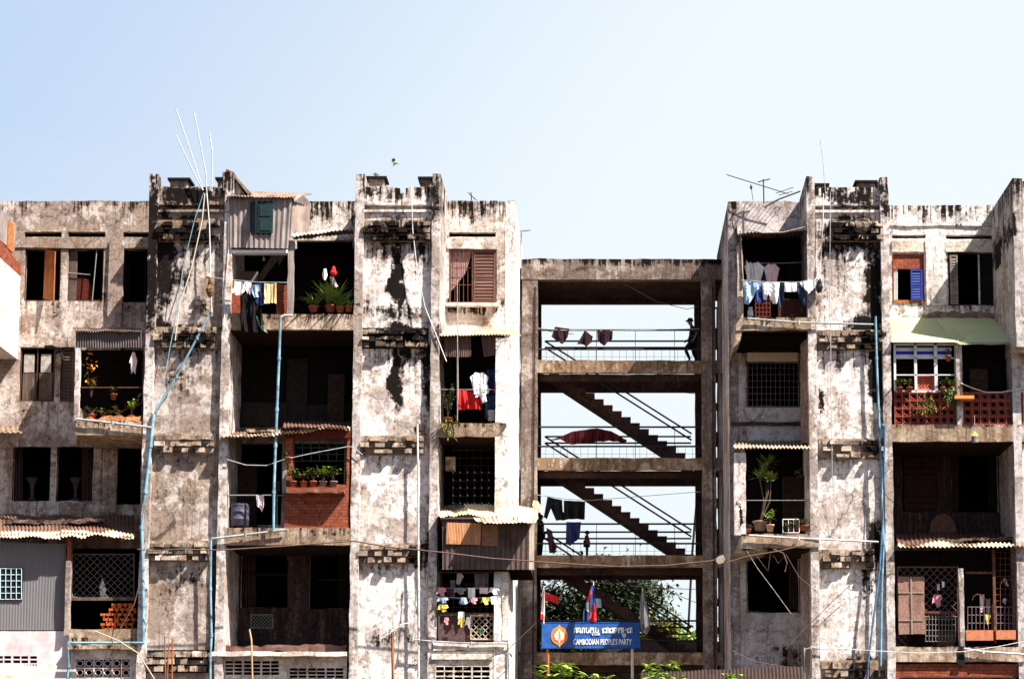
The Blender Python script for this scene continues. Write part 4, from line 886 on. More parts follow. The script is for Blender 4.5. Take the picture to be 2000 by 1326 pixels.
for i, (a, b, sg) in enumerate((((1045, 1118), (1370, 1150), 8), ((1045, 1130), (1370, 1122), 12), ((1240, 1118), (1370, 1180), 4), ((1045, 760), (1370, 770), -6), ((1048, 640), (1120, 652), 3))):
    pts = [(a[0] + (b[0] - a[0]) * t / 10, a[1] + (b[1] - a[1]) * t / 10 + sg * 4 * (t / 10) * (1 - t / 10)) for t in range(11)]
    single('overhead_wire', MB().ptube(pts, .014, 20, 4), M_iron, ['thin sagging wire highest above the tree behind the tower', 'thin wire crossing just under the lowest tower beam', 'thin wire sloping down right of the tree behind tower', 'faint wire behind the third landing of the tower', 'short faint wire above the clothes on the top landing'][i], 'wire')
# low wall beyond tower
single('boundary_wall', MB().wbox(P(1040, 1262, 20).x, P(1420, 1262, 20).x, 20, 20.3, 0, P(0, 1252, 20).z), M_room, 'dark low wall behind the bottom of the stair tower', 'wall')
single('white_tarpaulin', MB().prism([P(x, y, 12) for x, y in ((1180, 1268), (1215, 1258), (1226, 1262), (1196, 1276))], (0, .1, 0)), M_whitep, 'crumpled white sheet just below the blue sign', 'tarpaulin')

# ================================================================== PIPES, CABLES
pb = plain('pale_blue_pipe', (.16, .31, .41), .3, .7, sc=3, dirtamt=.55); pb2 = plain('blue_pipe', (.06, .17, .32), .3, .7, sc=3, dirtamt=.5); pw = plain('white_hose', (.62, .60, .58), .15, .7, dirtamt=.35); pg = plain('grey_pipe', (.36, .39, .41), .2, .7, dirtamt=.4); M_cab = plain('dusty_cable', (.13, .085, .07), .2, .8)
G = 'plastic water pipes on the facade'
def pipe(pts, r, Y, m, label, cat='pipe', name='water_pipe', grp=G, n=8, clips=True):
    t = single(name, MB().ptube(pts, r, Y, n), m, label, cat, grp)
    if clips:
        for p in pts[1:-1]:
            c = P(p[0], p[1], p[2] if len(p) > 2 else Y); part('joint', MB().lathe(c + Vector((0, 0, -.06)), [(r * 1.35, 0), (r * 1.35, .12)], 8), m, t)
    return t
pipe([(412, 610), (385, 660), (345, 735), (303, 805)], .036, -.06, pb, 'light blue pipe slanting down across the left pier')
pipe([(300, 808), (294, 870), (284, 960), (277, 1030), (279, 1110), (280, 1180), (280, 1252)], .048, -.08, pb, 'thick pale blue pipe down the left edge of the left pier')
pipe([(148, 818), (220, 826), (296, 835)], .036, -.12, pg, 'grey pipe sloping under the left balcony to the pier')
pipe([(282, 1255), (134, 1255), (134, 1300), (131, 1330), (130, 1500)], .042, -.10, pb, 'pale blue pipe turning below the bottom left sill')
pipe([(548, 618), (545, 700), (541, 800), (538, 870), (535, 960), (534, 1035)], .042, -.22, pb, 'light blue pipe standing before the dark middle loggias')
pipe([(548, 620), (556, 616), (572, 616)], .038, -.22, pw, 'short white elbow pipe on the middle slab edge', clips=False)
pipe([(560, 1034), (480, 1044), (413, 1052)], .036, -.12, pg, 'grey blue pipe along the third slab of the middle bay')
pipe([(412, 1052), (411, 1150), (413, 1240), (411, 1280), (409, 1500)], .036, -.12, pb, 'pale blue pipe down beside the bottom middle loggia')
pipe([(815, 828), (817, 950), (817, 1060), (818, 1150), (818, 1240), (817, 1500)], .030, -.06, pw, 'thin whitish pipe running down the middle pier')
pipe([(816, 1110), (812, 1180), (806, 1248), (845, 1252), (920, 1256), (990, 1256)], .026, -.12, pg, 'thin grey pipe under the clothes balcony near the tower')
pipe([(1460, 622), (1560, 630), (1706, 634)], .030, -.10, pg, 'grey pipe sloping across the right pier below the top laundry')
pipe([(1710, 618), (1712, 700), (1716, 800), (1719, 870), (1722, 960), (1726, 1060), (1722, 1150), (1720, 1300)], .036, -.07, pb, 'light blue pipe down the right side of the right pier')
pipe([(1722, 828), (1728, 835), (1727, 920), (1724, 1020), (1718, 1110), (1706, 1210), (1696, 1290), (1688, 1500)], .030, -.16, pb2, 'darker blue pipe crossing in front of the right pier')
pipe([(1463, 1045), (1560, 1051), (1716, 1058)], .030, -.12, pw, 'white pipe sloping across the right pier at the plant balcony')
pipe([(1883, 1266), (1920, 1272), (2010, 1278)], .032, -.12, pw, 'white pipe along the bottom right slab edge')
pipe([(1572, 1330), (1571, 1268), (1584, 1264), (1620, 1268)], .018, -.1, pg, 'thin hooked grey pipe at the foot of the right pier')
pipe([(993, 1256), (994, 1330), (993, 1500)], .026, -.05, pg, 'grey downpipe at the corner beside the stair tower')
def cable(pts, r, Y, m, label, grp='cables strung on the facade'): return pipe(pts, r, Y, m, label, 'cable', 'cable', grp, 5, False)
cable([(398, 376), (380, 430), (358, 520), (345, 610), (330, 690), (318, 760), (302, 800)], .013, -.10, pb, 'thin blue hose dropping from the left pier top')
cable([(400, 378), (395, 430), (375, 520), (350, 600), (342, 665)], .016, -.12, plain('beige_hose', (.55, .50, .42), .1), 'beige hose hanging short on the left pier')
cable([(404, 378), (409, 440), (411, 520), (413, 600), (414, 610)], .020, -.12, pw, 'white hose hanging straight on the left pier')
cable([(447, 380), (447, 480), (441, 560), (437, 640)], .014, -.04, pw, 'thin white cord down the right edge of the left pier')
cable([(803, 362), (806, 450), (815, 530), (830, 600), (848, 645), (872, 706)], .016, -.06, pw, 'white cord slanting down the middle pier to the right')
cable([(893, 548), (893, 640), (895, 760), (893, 822)], .014, -.10, plain('rusty_rod', (.38, .30, .26), .2), 'thin rusty rod before the second row clothes balcony')
cable([(1608, 378), (1607, 440), (1603, 510), (1600, 545)], .018, -.10, pw, 'white hose on the right pier with a bag at its end')
cable([(1622, 375), (1621, 480), (1620, 560), (1622, 640), (1623, 760), (1625, 900), (1628, 1000), (1632, 1040), (1610, 1047), (1580, 1040)], .011, -.08, pg, 'long thin cord hanging down the right pier')
cable([(345, 1072), (430, 1074), (560, 1066), (690, 1056), (760, 1068), (860, 1078), (960, 1090), (1100, 1100), (1200, 1106), (1300, 1104), (1390, 1095), (1405, 1090)], .022, -1.0, M_cab, 'thick bundle of dusty cables sagging across to the tower')
cable([(1420, 1098), (1460, 1086), (1520, 1076), (1580, 1062)], .020, -1.0, M_cab, 'thick bundle of cables right of the tied plastic bag')
cable([(268, 1072), (300, 1076), (345, 1072)], .018, -.5, M_cab, 'short cable over the lowest bricks of the left pier')
cable([(443, 897), (480, 908), (520, 909), (556, 897), (610, 885), (680, 872), (690, 873), (708, 888)], .014, -.1, pg, 'grey wire looping before the brick enclosure')
cable([(1458, 1075), (1480, 1110), (1510, 1150), (1545, 1198)], .009, -.3, plain('white_rag_rope', (.30, .27, .25), .6, sc=14), 'knotted pale rope slanting over the black window')
cable([(1510, 1072), (1530, 1080), (1537, 1100), (1533, 1116)], .020, -.3, M_cab, 'curled cable end above the black lower window')
cable([(1478, 1086), (1500, 1115), (1505, 1075), (1520, 1100), (1535, 1083), (1560, 1125), (1600, 1160)], .010, -.3, M_cab, 'tangle of thin wires before the black lower window')
cable([(1430, 1270), (1470, 1290), (1520, 1300), (1570, 1306)], .014, -.2, M_cab, 'thin wire low on the bay right of the tower')
cable([(1686, 1118), (1620, 1180), (1560, 1240), (1535, 1268)], .012, -.2, M_cab, 'brown wire slanting down the right pier to the left')
cable([(1584, 1262), (1700, 1270), (1800, 1275), (1880, 1272), (1950, 1262), (2010, 1250)], .012, -.4, pw, 'thin pale wire along the bottom right slab')
cable([(1876, 748), (1900, 758), (1925, 766), (1955, 766), (2010, 756)], .016, -.05, pw, 'white wire sagging over the clay balustrade')
cable([(1140, 520), (1230, 560), (1285, 590), (1342, 604), (1365, 598)], .012, 6.9, M_cab, 'thin wire under the tower roof beam')
cable([(860, 1325), (990, 1270), (1048, 1215)], .012, -.6, M_cab, 'wire slanting up past the foot of the tower')
cable([(1456, 447), (1490, 455), (1530, 454), (1572, 444)], .020, -.25, plain('grey_rag', (.3, .28, .27), .2), 'grey rope under the tin roof of the top right laundry balcony')
cable([(1016, 620), (1020, 700), (1012, 780), (1018, 900), (1010, 960), (1016, 1000)], .014, 6.3, M_cab, 'dark wire hanging in the slot left of the tower')

cable([(186, 1232), (230, 1250), (270, 1275), (302, 1326)], .020, -.6, plain('tan_pole', (.50, .36, .24), .2), 'tan pole leaning at the bottom left')
cable([(275, 1130), (262, 1180), (225, 1245)], .014, -.4, M_cab, 'thin brown wire beside the brick screen')
single('plastic_bag', MB().prism([P(x, y, -1.05) for x, y in ((1398, 1090), (1406, 1085), (1412, 1083), (1416, 1092), (1412, 1099), (1403, 1101), (1399, 1096))], (.02, .12, 0)), plain('cream_plastic', (.27, .235, .18), .4), 'cream plastic bag tied on the cables in front of the tower', 'bag')
# bag on the white hose
def blob(c, rx, rz, n=9, seed=0, ry=None):
    mb = MB(); prof = []
    for i in range(n + 1):
        a = math.pi * i / n; prof.append((max(.004, math.sin(a) * rx * (1.15 if i < n / 2 else .8)), -math.cos(a) * rz))
    mb.lathe(c, prof, 10); mb.v = [v + nz(v, 4) * rx * .22 for v in mb.v]; return mb
single('black_bag', blob(P(1600, 558, -.15), .11, .25), plain('black_plastic', (.012, .012, .014), .2, .35), 'black plastic bag hanging on the right pier', 'bag')
single('cloth_bundle', blob(P(411, 562, -.1), .12, .32, seed=2), plain('brown_rag', (.16, .09, .05), .5, .95, sc=14), 'brown rag bundle tied to the right of the left pier', 'rag bundle')
single('cloth_bundle', blob(P(408, 540, -.12), .09, .09, seed=4), plain('tan_rag', (.60, .40, .24), .3, .95, sc=14), 'small tan knotted rag above the brown bundle on the left pier', 'rag bundle')

# whip antennas and rooftop things
for pts, lb in (([(344, 214), (372, 295), (397, 372)], 'longest white rod leaning furthest left above the left pier'), ([(344, 265), (370, 320), (396, 372)], 'short white rod leaning left above the left pier'),
                ([(379, 219), (393, 290), (402, 340), (404, 380)], 'thick white rod in the middle above the left pier'), ([(409, 260), (415, 300), (414, 364)], 'short nearly upright white rod above the left pier')):
    o = single('pole', MB().ptube(pts, .019, -.05, 6), plain('chalky_pole', (.46, .47, .48), .2), lb, 'pole', 'white rods on the left pier')
single('pole', MB().ptube([(1602, 273), (1608, 320), (1612, 378)], .010, -.05, 4), pg, 'single hair thin rod above the right pier', 'pole')
def antenna(name, mast, boom, nel, el, Y, label, m=None, r=.012):
    m = m or M_irong; t = thing(name, label, 'antenna', P(mast[-1][0], mast[-1][1], Y))
    part('mast', MB().ptube(mast, r * 1.6, Y, 5), m, t)
    part('boom', MB().ptube(boom, r * 1.2, Y, 4), m, t)
    mb = MB()
    for i in range(nel):
        u = i / (nel - 1); x = boom[0][0] + (boom[1][0] - boom[0][0]) * u; y = boom[0][1] + (boom[1][1] - boom[0][1]) * u; c = P(x, y, Y)
        L_ = el * (.7 + .6 * u); d = Vector((.35, .9, .18)) * L_; mb.tube([c - d, c + d], r * .8, 4)
    part('element', mb, m, t); return t
M_ant = plain('antenna_metal', (.05, .045, .05), .2, .5)
antenna('tv_antenna', [(1491, 350), (1492, 398)], [(1421, 342), (1536, 378)], 17, .20, 2.2, 'long comb like television antenna on the roof right of the tower', M_ant, .014)
single('curved_rod', MB().ptube([(1480, 356), (1504, 350)], .02, 2.2, 5).ptube([(1515, 378), (1550, 366)], .012, 2.0, 4).ptube([(1520, 382), (1548, 374)], .012, 2.0, 4), M_ant, 'short cross arms beside the long roof antenna', 'rod')
single('curved_rod', MB().ptube([(1492, 406), (1520, 390), (1563, 374)], .026, 1.2, 5), M_ant, 'bowed dark rod from the parapet to the right pier', 'rod')
single('hanging_ornament', MB().ptube([(1466, 360), (1468, 372), (1471, 392)], .010, 2.2, 4).lathe(P(1467, 370, 2.2), [(.02, 0), (.05, .06), (.02, .14)], 6), M_ant, 'small dangling thing under the long roof antenna', 'ornament')
antenna('tv_antenna', [(920, 376), (921, 392)], [(915, 377), (929, 390)], 4, .10, 3.0, 'tiny broken antenna on the parapet near the tower', M_ant)
antenna('tv_antenna', [(1018, 455), (1016, 505)], [(1010, 453), (1034, 450)], 4, .10, 6.8, 'small antenna by the left end of the tower roof', M_ant)
antenna('tv_antenna', [(765, 1228), (767, 1400)], [(748, 1245), (788, 1218)], 5, .22, -2.0, 'foreground antenna on a brown stick before the middle pier', plain('aluminium_rod', (.6, .56, .52), .1, .4), .014)
single('antenna_stick', MB().ptube([(766, 1236), (767, 1290), (770, 1400)], .045, -2.05, 6), M_woodr, 'brown stick holding the foreground antenna', 'stick')
single('bamboo_pole', MB().ptube([(487, 1228), (491, 1250), (493, 1330), (496, 1500)], .030, -1.8, 6), wood('bamboo', (.50, .34, .20), (.62, .46, .30)), 'thin bamboo pole in front of the bottom middle ledge', 'pole')
for i, pts in enumerate(([(322, 1242), (323, 1300), (325, 1450)], [(337, 1246), (336, 1300), (335, 1450)], [(330, 1262), (326, 1330)], [(237, 1296), (236, 1440)])):
    single('bare_stick', MB().ptube(pts, .024, -1.6, 5), M_woodr, ['upright bare stick on the left before the left pier', 'second upright bare stick before the left pier', 'short forked twig between the two sticks', 'short stick before the bottom left vents'][i], 'stick', None if i > 1 else 'bare sticks at the foot of the left pier')
single('rooftop_weed', MB().leaf(P(766, 340, .9), (-.2, 0, 1), .55, .06, 0).leaf(P(768, 325, .9), (.5, 0, .6), .22, .16).leaf(P(768, 322, .9), (-.4, .3, .6), .20, .15).leaf(P(768, 318, .9), (.2, -.3, 1), .2, .14).leaf(P(769, 320, .9), (.9, 0, .1), .18, .12), LG[1], 'small leafy weed growing on the middle pier top', 'weed')
single('rooftop_weed', MB().leaf(P(733, 344, 1.3), (.1, 0, 1), .18, .10).leaf(P(733, 344, 1.3), (-.7, 0, .7), .15, .10).leaf(P(735, 344, 1.3), (.8, 0, .5), .14, .1), LG[3], 'tiny yellowish weed on a roof vent', 'weed')

# ================================================================== LAUNDRY
CM = {}
def cm(k):
    cols = dict(white=(.84, .82, .81), cream=(.72, .62, .42), tan=(.66, .50, .26), yellow=(.70, .55, .12), navy=(.018, .025, .08), blue=(.025, .05, .16), denim=(.028, .045, .085), ltblue=(.28, .38, .50), grey=(.24, .22, .23), dark=(.010, .009, .010), dusk=(.030, .014, .017), drab=(.012, .011, .015), red=(.62, .03, .03), dred=(.045, .007, .010), pink=(.62, .26, .30), ltpink=(.78, .58, .60), brown=(.16, .09, .07), green=(.16, .26, .14), maroon=(.06, .025, .03), orange=(.70, .26, .08))  # dusk is maroon darkened for the shade the clothes hang in
    if k not in CM: CM[k] = plain('cloth_' + k, cols[k], .12, .95, sc=7)
    return CM[k]
SH_ = {'shirt': [(-.20, 0), (-.07, .03), (.07, .03), (.20, 0), (.5, .22), (.40, .40), (.26, .29), (.28, 1), (-.02, 1.03), (-.27, .98), (-.25, .28), (-.42, .38), (-.5, .2)],
       'upside': [(-.28, 0), (.28, .02), (.26, .62), (.42, .55), (.5, .78), (.2, 1), (-.2, 1), (-.5, .8), (-.42, .58), (-.26, .64)],
       'trousers': [(-.42, 0), (.42, .02), (.5, .98), (.14, 1), (.02, .36), (-.10, .97), (-.48, 1.0)],
       'shorts': [(-.42, 0), (.42, 0), (.5, .95), (.08, 1), (0, .5), (-.08, 1), (-.5, .96)],
       'towel': [(-.5, 0), (0, .04), (.5, 0), (.47, .5), (.49, 1), (0, .97), (-.48, 1.0)],
       'skirt': [(-.35, 0), (.35, 0), (.5, .95), (.1, 1), (-.5, .97)],
       'rag': [(-.3, 0), (.4, .04), (.5, .4), (.25, .55), (.35, .9), (0, 1), (-.2, .6), (-.5, .7), (-.4, .3)]}
def cloth(poly, Y, m, label, cat, group=None, name=None, amp=.05, fr=9, th=.012):
    bm = bmesh.new(); pts = [P(x, y, Y) for x, y in poly]; f = bm.faces.new([bm.verts.new(p) for p in pts])
    bmesh.ops.triangulate(bm, faces=bm.faces[:])
    for k in range(6):
        es = [e for e in bm.edges if e.calc_length() > .08]
        if not es: break
        bmesh.ops.subdivide_edges(bm, edges=es, cuts=1, use_grid_fill=False); bmesh.ops.triangulate(bm, faces=bm.faces[:])
    zt_ = max(p.z for p in pts); ht = zt_ - min(p.z for p in pts) + .01
    for v in bm.verts:
        d = (zt_ - v.co.z) / ht; v.co.y += amp * .5 * math.sin(v.co.x * 55 + 3 * noise.noise(v.co * 2.2)) * (.3 + d); v.co.y += amp * (.35 + d) * math.sin(v.co.x * fr * 2.2 + 1.5 * math.sin(v.co.z * 3 + v.co.x)) + noise.noise(v.co * 3) * amp
    r = bmesh.ops.extrude_face_region(bm, geom=bm.faces[:])
    for v in r['geom']:
        if isinstance(v, bmesh.types.BMVert): v.co.y += th
    bmesh.ops.recalc_face_normals(bm, faces=bm.faces[:])
    vs = [v.co.copy() for v in bm.verts]; idx = {v: i for i, v in enumerate(bm.verts)}; fs = [tuple(idx[v] for v in f.verts) for f in bm.faces]; bm.free()
    o = link(name or cat.replace(' ', '_').replace('-', '_'), vs, fs, m)
    return tag(o, label, cat, group)
def gar(kind, x, y, w_, h_, Y, col, label, cat=None, group=None, skew=0, **kw):
    poly = [(x + u * w_ + skew * v, y + v * h_) for u, v in SH_[kind]]
    return cloth(poly, Y, cm(col), label, cat or {'shirt': 'shirt', 'upside': 'shirt', 'trousers': 'trousers', 'shorts': 'shorts', 'towel': 'towel', 'skirt': 'skirt', 'rag': 'cloth'}[kind], group, **kw)
def line(pts, Y, label, m=None): single('clothes_line', MB().ptube(pts, .010, Y, 4), m or pg, label, 'clothes line')
g1 = 'laundry on the line beside the left pier'
line([(408, 541), (447, 546), (500, 551), (562, 552)], -.25, 'clothes line tied to the left pier before the plank shack')
gar('rag', 456, 549, 16, 22, -.25, 'tan', 'yellowish cloth first on the line by the left pier', group=g1)
gar('upside', 466, 550, 26, 26, -.27, 'white', 'white shirt near the left end of the line by the left pier', group=g1)
gar('rag', 483, 551, 18, 22, -.25, 'ltpink', 'pale striped cloth in the middle of the line under the shack', group=g1)
gar('towel', 490, 562, 42, 88, -.20, 'dark', 'long black garment hanging down past the slab under the shack', group=g1)
gar('rag', 497, 556, 22, 26, -.3, 'ltblue', 'pale blue cloth bunched on the line under the shack', group=g1)
gar('upside', 510, 551, 24, 46, -.25, 'navy', 'navy shirt on the line beside the tan towel', group=g1)
gar('towel', 528, 553, 24, 40, -.27, 'tan', 'tan towel last on the line under the shack', group=g1, amp=.03)
cloth([(499, 615), (504, 620), (508, 634), (516, 640), (523, 651), (512, 645), (505, 636)], -.2, cm('green'), 'thin green rag dangling in front of the black loggia', 'cloth')
cloth([(632, 526), (637, 525), (640, 538), (637, 548), (631, 546), (629, 536)], .3, cm('white'), 'white loop of cloth hanging over the potted palm', 'cloth')
single('red_cap', blob(P(652, 530, .3), .10, .17), cm('red'), 'red cap hanging above the potted palm', 'cap')
cloth([(644, 540), (652, 541), (658, 556), (661, 560), (652, 562), (646, 552)], .3, cm('ltpink'), 'pale pink cloth under the red cap', 'cloth')
g2 = 'laundry on the top right balcony line'
line([(1448, 547), (1500, 551), (1560, 551), (1603, 543)], -.2, 'clothes line across the top right laundry balcony')
line([(1452, 514), (1530, 514), (1580, 512)], .8, 'inner clothes line of the top right laundry balcony')
cloth([(1453, 549), (1488, 551), (1484, 564), (1474, 567), (1466, 562), (1458, 568), (1462, 596), (1454, 592)], -.2, cm('ltblue'), 'light blue shorts at the left end of the top right laundry line', 'shorts', g2)
gar('trousers', 1485, 552, 20, 40, -.16, 'blue', 'blue jeans partly behind the light blue shorts', group=g2)
cloth([(1488, 552), (1523, 552), (1521, 572), (1517, 594), (1510, 592), (1509, 572), (1500, 572), (1497, 586), (1491, 584)], -.24, cm('white'), 'white shirt with long sleeves down on the top right line', 'shirt', g2)
cloth([(1522, 552), (1533, 552), (1532, 574), (1528, 599), (1518, 596), (1520, 572)], -.2, cm('denim'), 'narrow dark jeans right of the long sleeved white shirt', 'jeans', g2)
gar('towel', 1544, 552, 24, 18, -.24, 'white', 'small white towel between the two dark jeans', group=g2, amp=.02)
cloth([(1554, 552), (1565, 551), (1574, 574), (1577, 596), (1570, 598), (1560, 578)], -.2, cm('denim'), 'dark jeans at the right of the small white towel', 'jeans', g2)
cloth([(1562, 552), (1601, 543), (1590, 562), (1580, 573), (1572, 566)], -.26, cm('white'), 'white triangular cloth at the right end of the top right line', 'cloth', g2)
gar('shirt', 1473, 512, 40, 42, .8, 'white', 'big white shirt on the inner line of the top right balcony', group=g2)
gar('towel', 1493, 516, 14, 34, .84, 'navy', 'narrow navy cloth between two shirts on the inner line', group=g2)
gar('shirt', 1507, 515, 30, 44, .8, 'ltpink', 'pale striped shirt on the inner line of the top right balcony', group=g2)
cloth([(1457, 508), (1464, 516), (1466, 548), (1459, 546)], .6, cm('white'), 'narrow white cloth by the post of the top right balcony', 'cloth', g2)
cloth([(259, 687), (263, 688), (268, 704), (264, 707), (264, 731), (260, 724), (256, 730), (257, 706), (252, 710), (255, 698)], .3, cm('ltpink'), 'white shirt hanging in the left flowered balcony', 'shirt', amp=.02)
g3 = 'laundry in the second row balcony by the tower'
gar('shirt', 936, 727, 36, 44, .2, 'white', 'white shirt on a hanger above the red sheet', group=g3)
gar('rag', 942, 750, 26, 38, .15, 'white', 'crumpled white cloth over the red sheet', group=g3)
gar('towel', 918, 762, 46, 38, .3, 'red', 'bright red sheet over the balcony rail by the tower', group=g3)
cloth([(971, 706), (976, 712), (984, 768), (980, 772), (965, 766)], .2, cm('red'), 'red cloth with pale edges hanging at the white wall', 'cloth', g3)
cloth([(974, 712), (977, 712), (985, 769), (979, 770)], .16, cm('ltpink'), 'pale strip hanging over the red cloth by the white wall', 'cloth', g3)
gar('shirt', 958, 720, 26, 60, .35, 'navy', 'dark navy shirt behind the white one by the tower', group=g3)
gar('trousers', 961, 772, 30, 44, .25, 'denim', 'dark jeans below the navy shirt by the tower', group=g3)
g4 = 'laundry on the lowest balcony by the tower'
line([(852, 1147), (910, 1149), (980, 1147)], -.1, 'upper clothes line of the lowest balcony by the tower')
line([(852, 1165), (910, 1168), (980, 1165)], -.1, 'lower clothes line of the lowest balcony by the tower')
for a in (('rag', 862, 1147, 20, 18, 'pink', 'pink blouse at the left of the upper line by the tower'), ('towel', 880, 1148, 13, 14, 'maroon', 'small maroon cloth beside the pink blouse'), ('rag', 898, 1147, 26, 14, 'grey', 'dark grey top on the upper line by the tower'),
          ('towel', 921, 1147, 14, 20, 'white', 'narrow white cloth in the middle of the upper line'), ('towel', 945, 1147, 17, 12, 'ltpink', 'pale flowered cloth on the upper line by the tower'), ('rag', 965, 1147, 22, 14, 'white', 'white lacy cloth at the right of the upper line'),
          ('rag', 864, 1166, 24, 12, 'ltblue', 'pale top at the left of the lower line'), ('upside', 905, 1166, 18, 14, 'ltblue', 'light blue baby shirt on the lower line'), ('rag', 924, 1166, 18, 14, 'pink', 'pink cloth in the middle of the lower line'),
          ('rag', 948, 1166, 18, 15, 'yellow', 'yellow top on the lower line by the tower'), ('shirt', 966, 1164, 20, 16, 'white', 'small white shirt at the right of the lower line'), ('rag', 865, 1180, 22, 15, 'yellow', 'mustard cloth below the pale top at the left'),
          ('rag', 872, 1205, 10, 15, 'pink', 'small pink cloth against the purple board'), ('shorts', 901, 1194, 13, 14, 'white', 'tiny white shorts above the mustard ones'), ('rag', 901, 1204, 14, 22, 'yellow', 'mustard yellow cloth hanging low beside the lattice'), ('rag', 916, 1204, 15, 24, 'grey', 'grey flowered cloth left of the diagonal lattice'), ('rag', 938, 1226, 16, 12, 'green', 'green cloth stuffed behind the diagonal lattice')):
    gar(a[0], a[1], a[2], a[3], a[4], -.12 - .03 * (a[2] > 1150), a[5], a[6], group=g4, amp=.03)
cloth([(893, 1114), (898, 1114), (906, 1126), (897, 1142), (891, 1140), (896, 1126)], .4, cm('white'), 'pale striped scarf in the dark above the lowest clothes lines', 'scarf', g4)
cloth([(926, 1114), (955, 1114), (953, 1150), (928, 1150)], .5, cm('grey'), 'grey curtain in the dark above the lowest clothes lines', 'curtain', g4)
gar('towel', 884, 1132, 10, 34, .5, 'grey', 'narrow grey cloth left of the striped scarf', group=g4)
cloth([(500, 967), (515, 966), (515, 985), (512, 1000), (508, 992), (501, 988)], .05, cm('ltpink'), 'small pinkish towel over the rail above the drum', 'towel')
cloth([(541, 940), (547, 938), (547, 958), (541, 966), (538, 952)], .2, cm('maroon'), 'dull pink cloth beside the pipe in the third loggia', 'cloth')
gt = 'clothes on the tower railings'
YR = TY + .02
line([(1048, 641), (1100, 645), (1200, 646), (1366, 642)], YR, 'clothes line on the top landing of the tower')
cloth([(1084, 638), (1112, 642), (1109, 658), (1098, 673), (1092, 668), (1077, 658)], YR, cm('dusk'), 'dark top first on the top landing rail', 'top', gt)
cloth([(1142, 645), (1158, 657), (1155, 668), (1145, 678), (1140, 672), (1127, 673)], YR, cm('dusk'), 'skewed dark cloth in the middle of the top landing rail', 'top', gt)
cloth([(1166, 644), (1197, 646), (1196, 663), (1187, 667), (1181, 677), (1175, 670), (1167, 664)], YR, cm('dusk'), 'dark top third on the top landing rail', 'top', gt)
cloth([(1070, 860), (1090, 854), (1120, 842), (1165, 836), (1195, 842), (1225, 860), (1222, 864), (1190, 861), (1150, 864), (1115, 868), (1095, 858)], YR, cm('dred'), 'long black and dark red cloth spread on the second landing rail', 'cloth', gt)
line([(1048, 966), (1100, 974), (1150, 977), (1368, 960)], YR, 'clothes line above the third landing of the tower')
cloth([(1069, 970), (1098, 976), (1099, 998), (1113, 1012), (1100, 1016), (1086, 1016), (1085, 996), (1076, 993), (1068, 1013), (1062, 1009)], YR, cm('dark'), 'black trousers hanging skewed above the third landing', 'trousers', gt)
cloth([(1101, 977), (1143, 979), (1142, 1014), (1120, 1013), (1101, 1015)], YR, cm('dark'), 'square black skirt beside the black trousers', 'skirt', gt)
cloth([(1106, 1019), (1135, 1019), (1132, 1050), (1122, 1058), (1115, 1051), (1114, 1066), (1105, 1060)], YR - .05, cm('navy'), 'navy jeans over the third landing rail', 'jeans', gt)
cloth([(1067, 1030), (1078, 1036), (1082, 1055), (1087, 1071), (1080, 1080), (1073, 1080), (1073, 1060)], YR, cm('dusk'), 'dark garment low on the third landing rail', 'garment', gt)
cloth([(1064, 1157), (1076, 1160), (1090, 1164), (1090, 1180), (1076, 1174), (1063, 1172)], YR, cm('red'), 'red cloth in the lowest tower opening', 'cloth', gt)
cloth([(1163, 1168), (1173, 1169), (1175, 1186), (1163, 1187)], YR, cm('ltblue'), 'pale cloth behind the middle flag', 'cloth', gt)
cloth([(1042, 976), (1050, 978), (1058, 990), (1060, 1002), (1046, 1000), (1040, 986)], .8, cm('cream'), 'mauve and gold bag resting on the yellow tin roof', 'bag')
g5 = 'clothes behind the bottom right grilles'
gar('rag', 1830, 1160, 20, 26, .42, 'pink', 'pink checked cloth on the diagonal lattice at the bottom right', group=g5)
gar('towel', 1833, 1140, 5, 12, .42, 'ltpink', 'small cream sock on the bottom right lattice', 'sock', g5); gar('towel', 1842, 1135, 5, 12, .42, 'white', 'small white sock on the bottom right lattice', 'sock', g5)
cloth([(1961, 1127), (1966, 1130), (1971, 1144), (1966, 1143), (1960, 1136)], .4, cm('white'), 'white cloth high behind the bottom right bars', 'cloth', g5)
cloth([(1925, 1199), (1935, 1202), (1932, 1212), (1929, 1220), (1924, 1208)], .1, cm('yellow'), 'yellow tag on the bottom right bars', 'tag', g5)
gar('towel', 1918, 1160, 9, 36, .6, 'ltpink', 'pale pink garment in the bottom right room', 'garment', g5); gar('towel', 1930, 1168, 8, 40, .6, 'grey', 'grey garment in the bottom right room', 'garment', g5); gar('towel', 1940, 1178, 5, 20, .5, 'orange', 'orange garment by the bottom right post', 'garment', g5)
gar('rag', 1962, 1168, 8, 12, .4, 'white', 'white scrap behind the bottom right bars', group=g5)
cloth([(200, 1129), (204, 1140), (207, 1152), (203, 1164), (196, 1162), (194, 1146)], .9, cm('white'), 'white cloth behind the bottom left lattice', 'cloth', amp=.02)

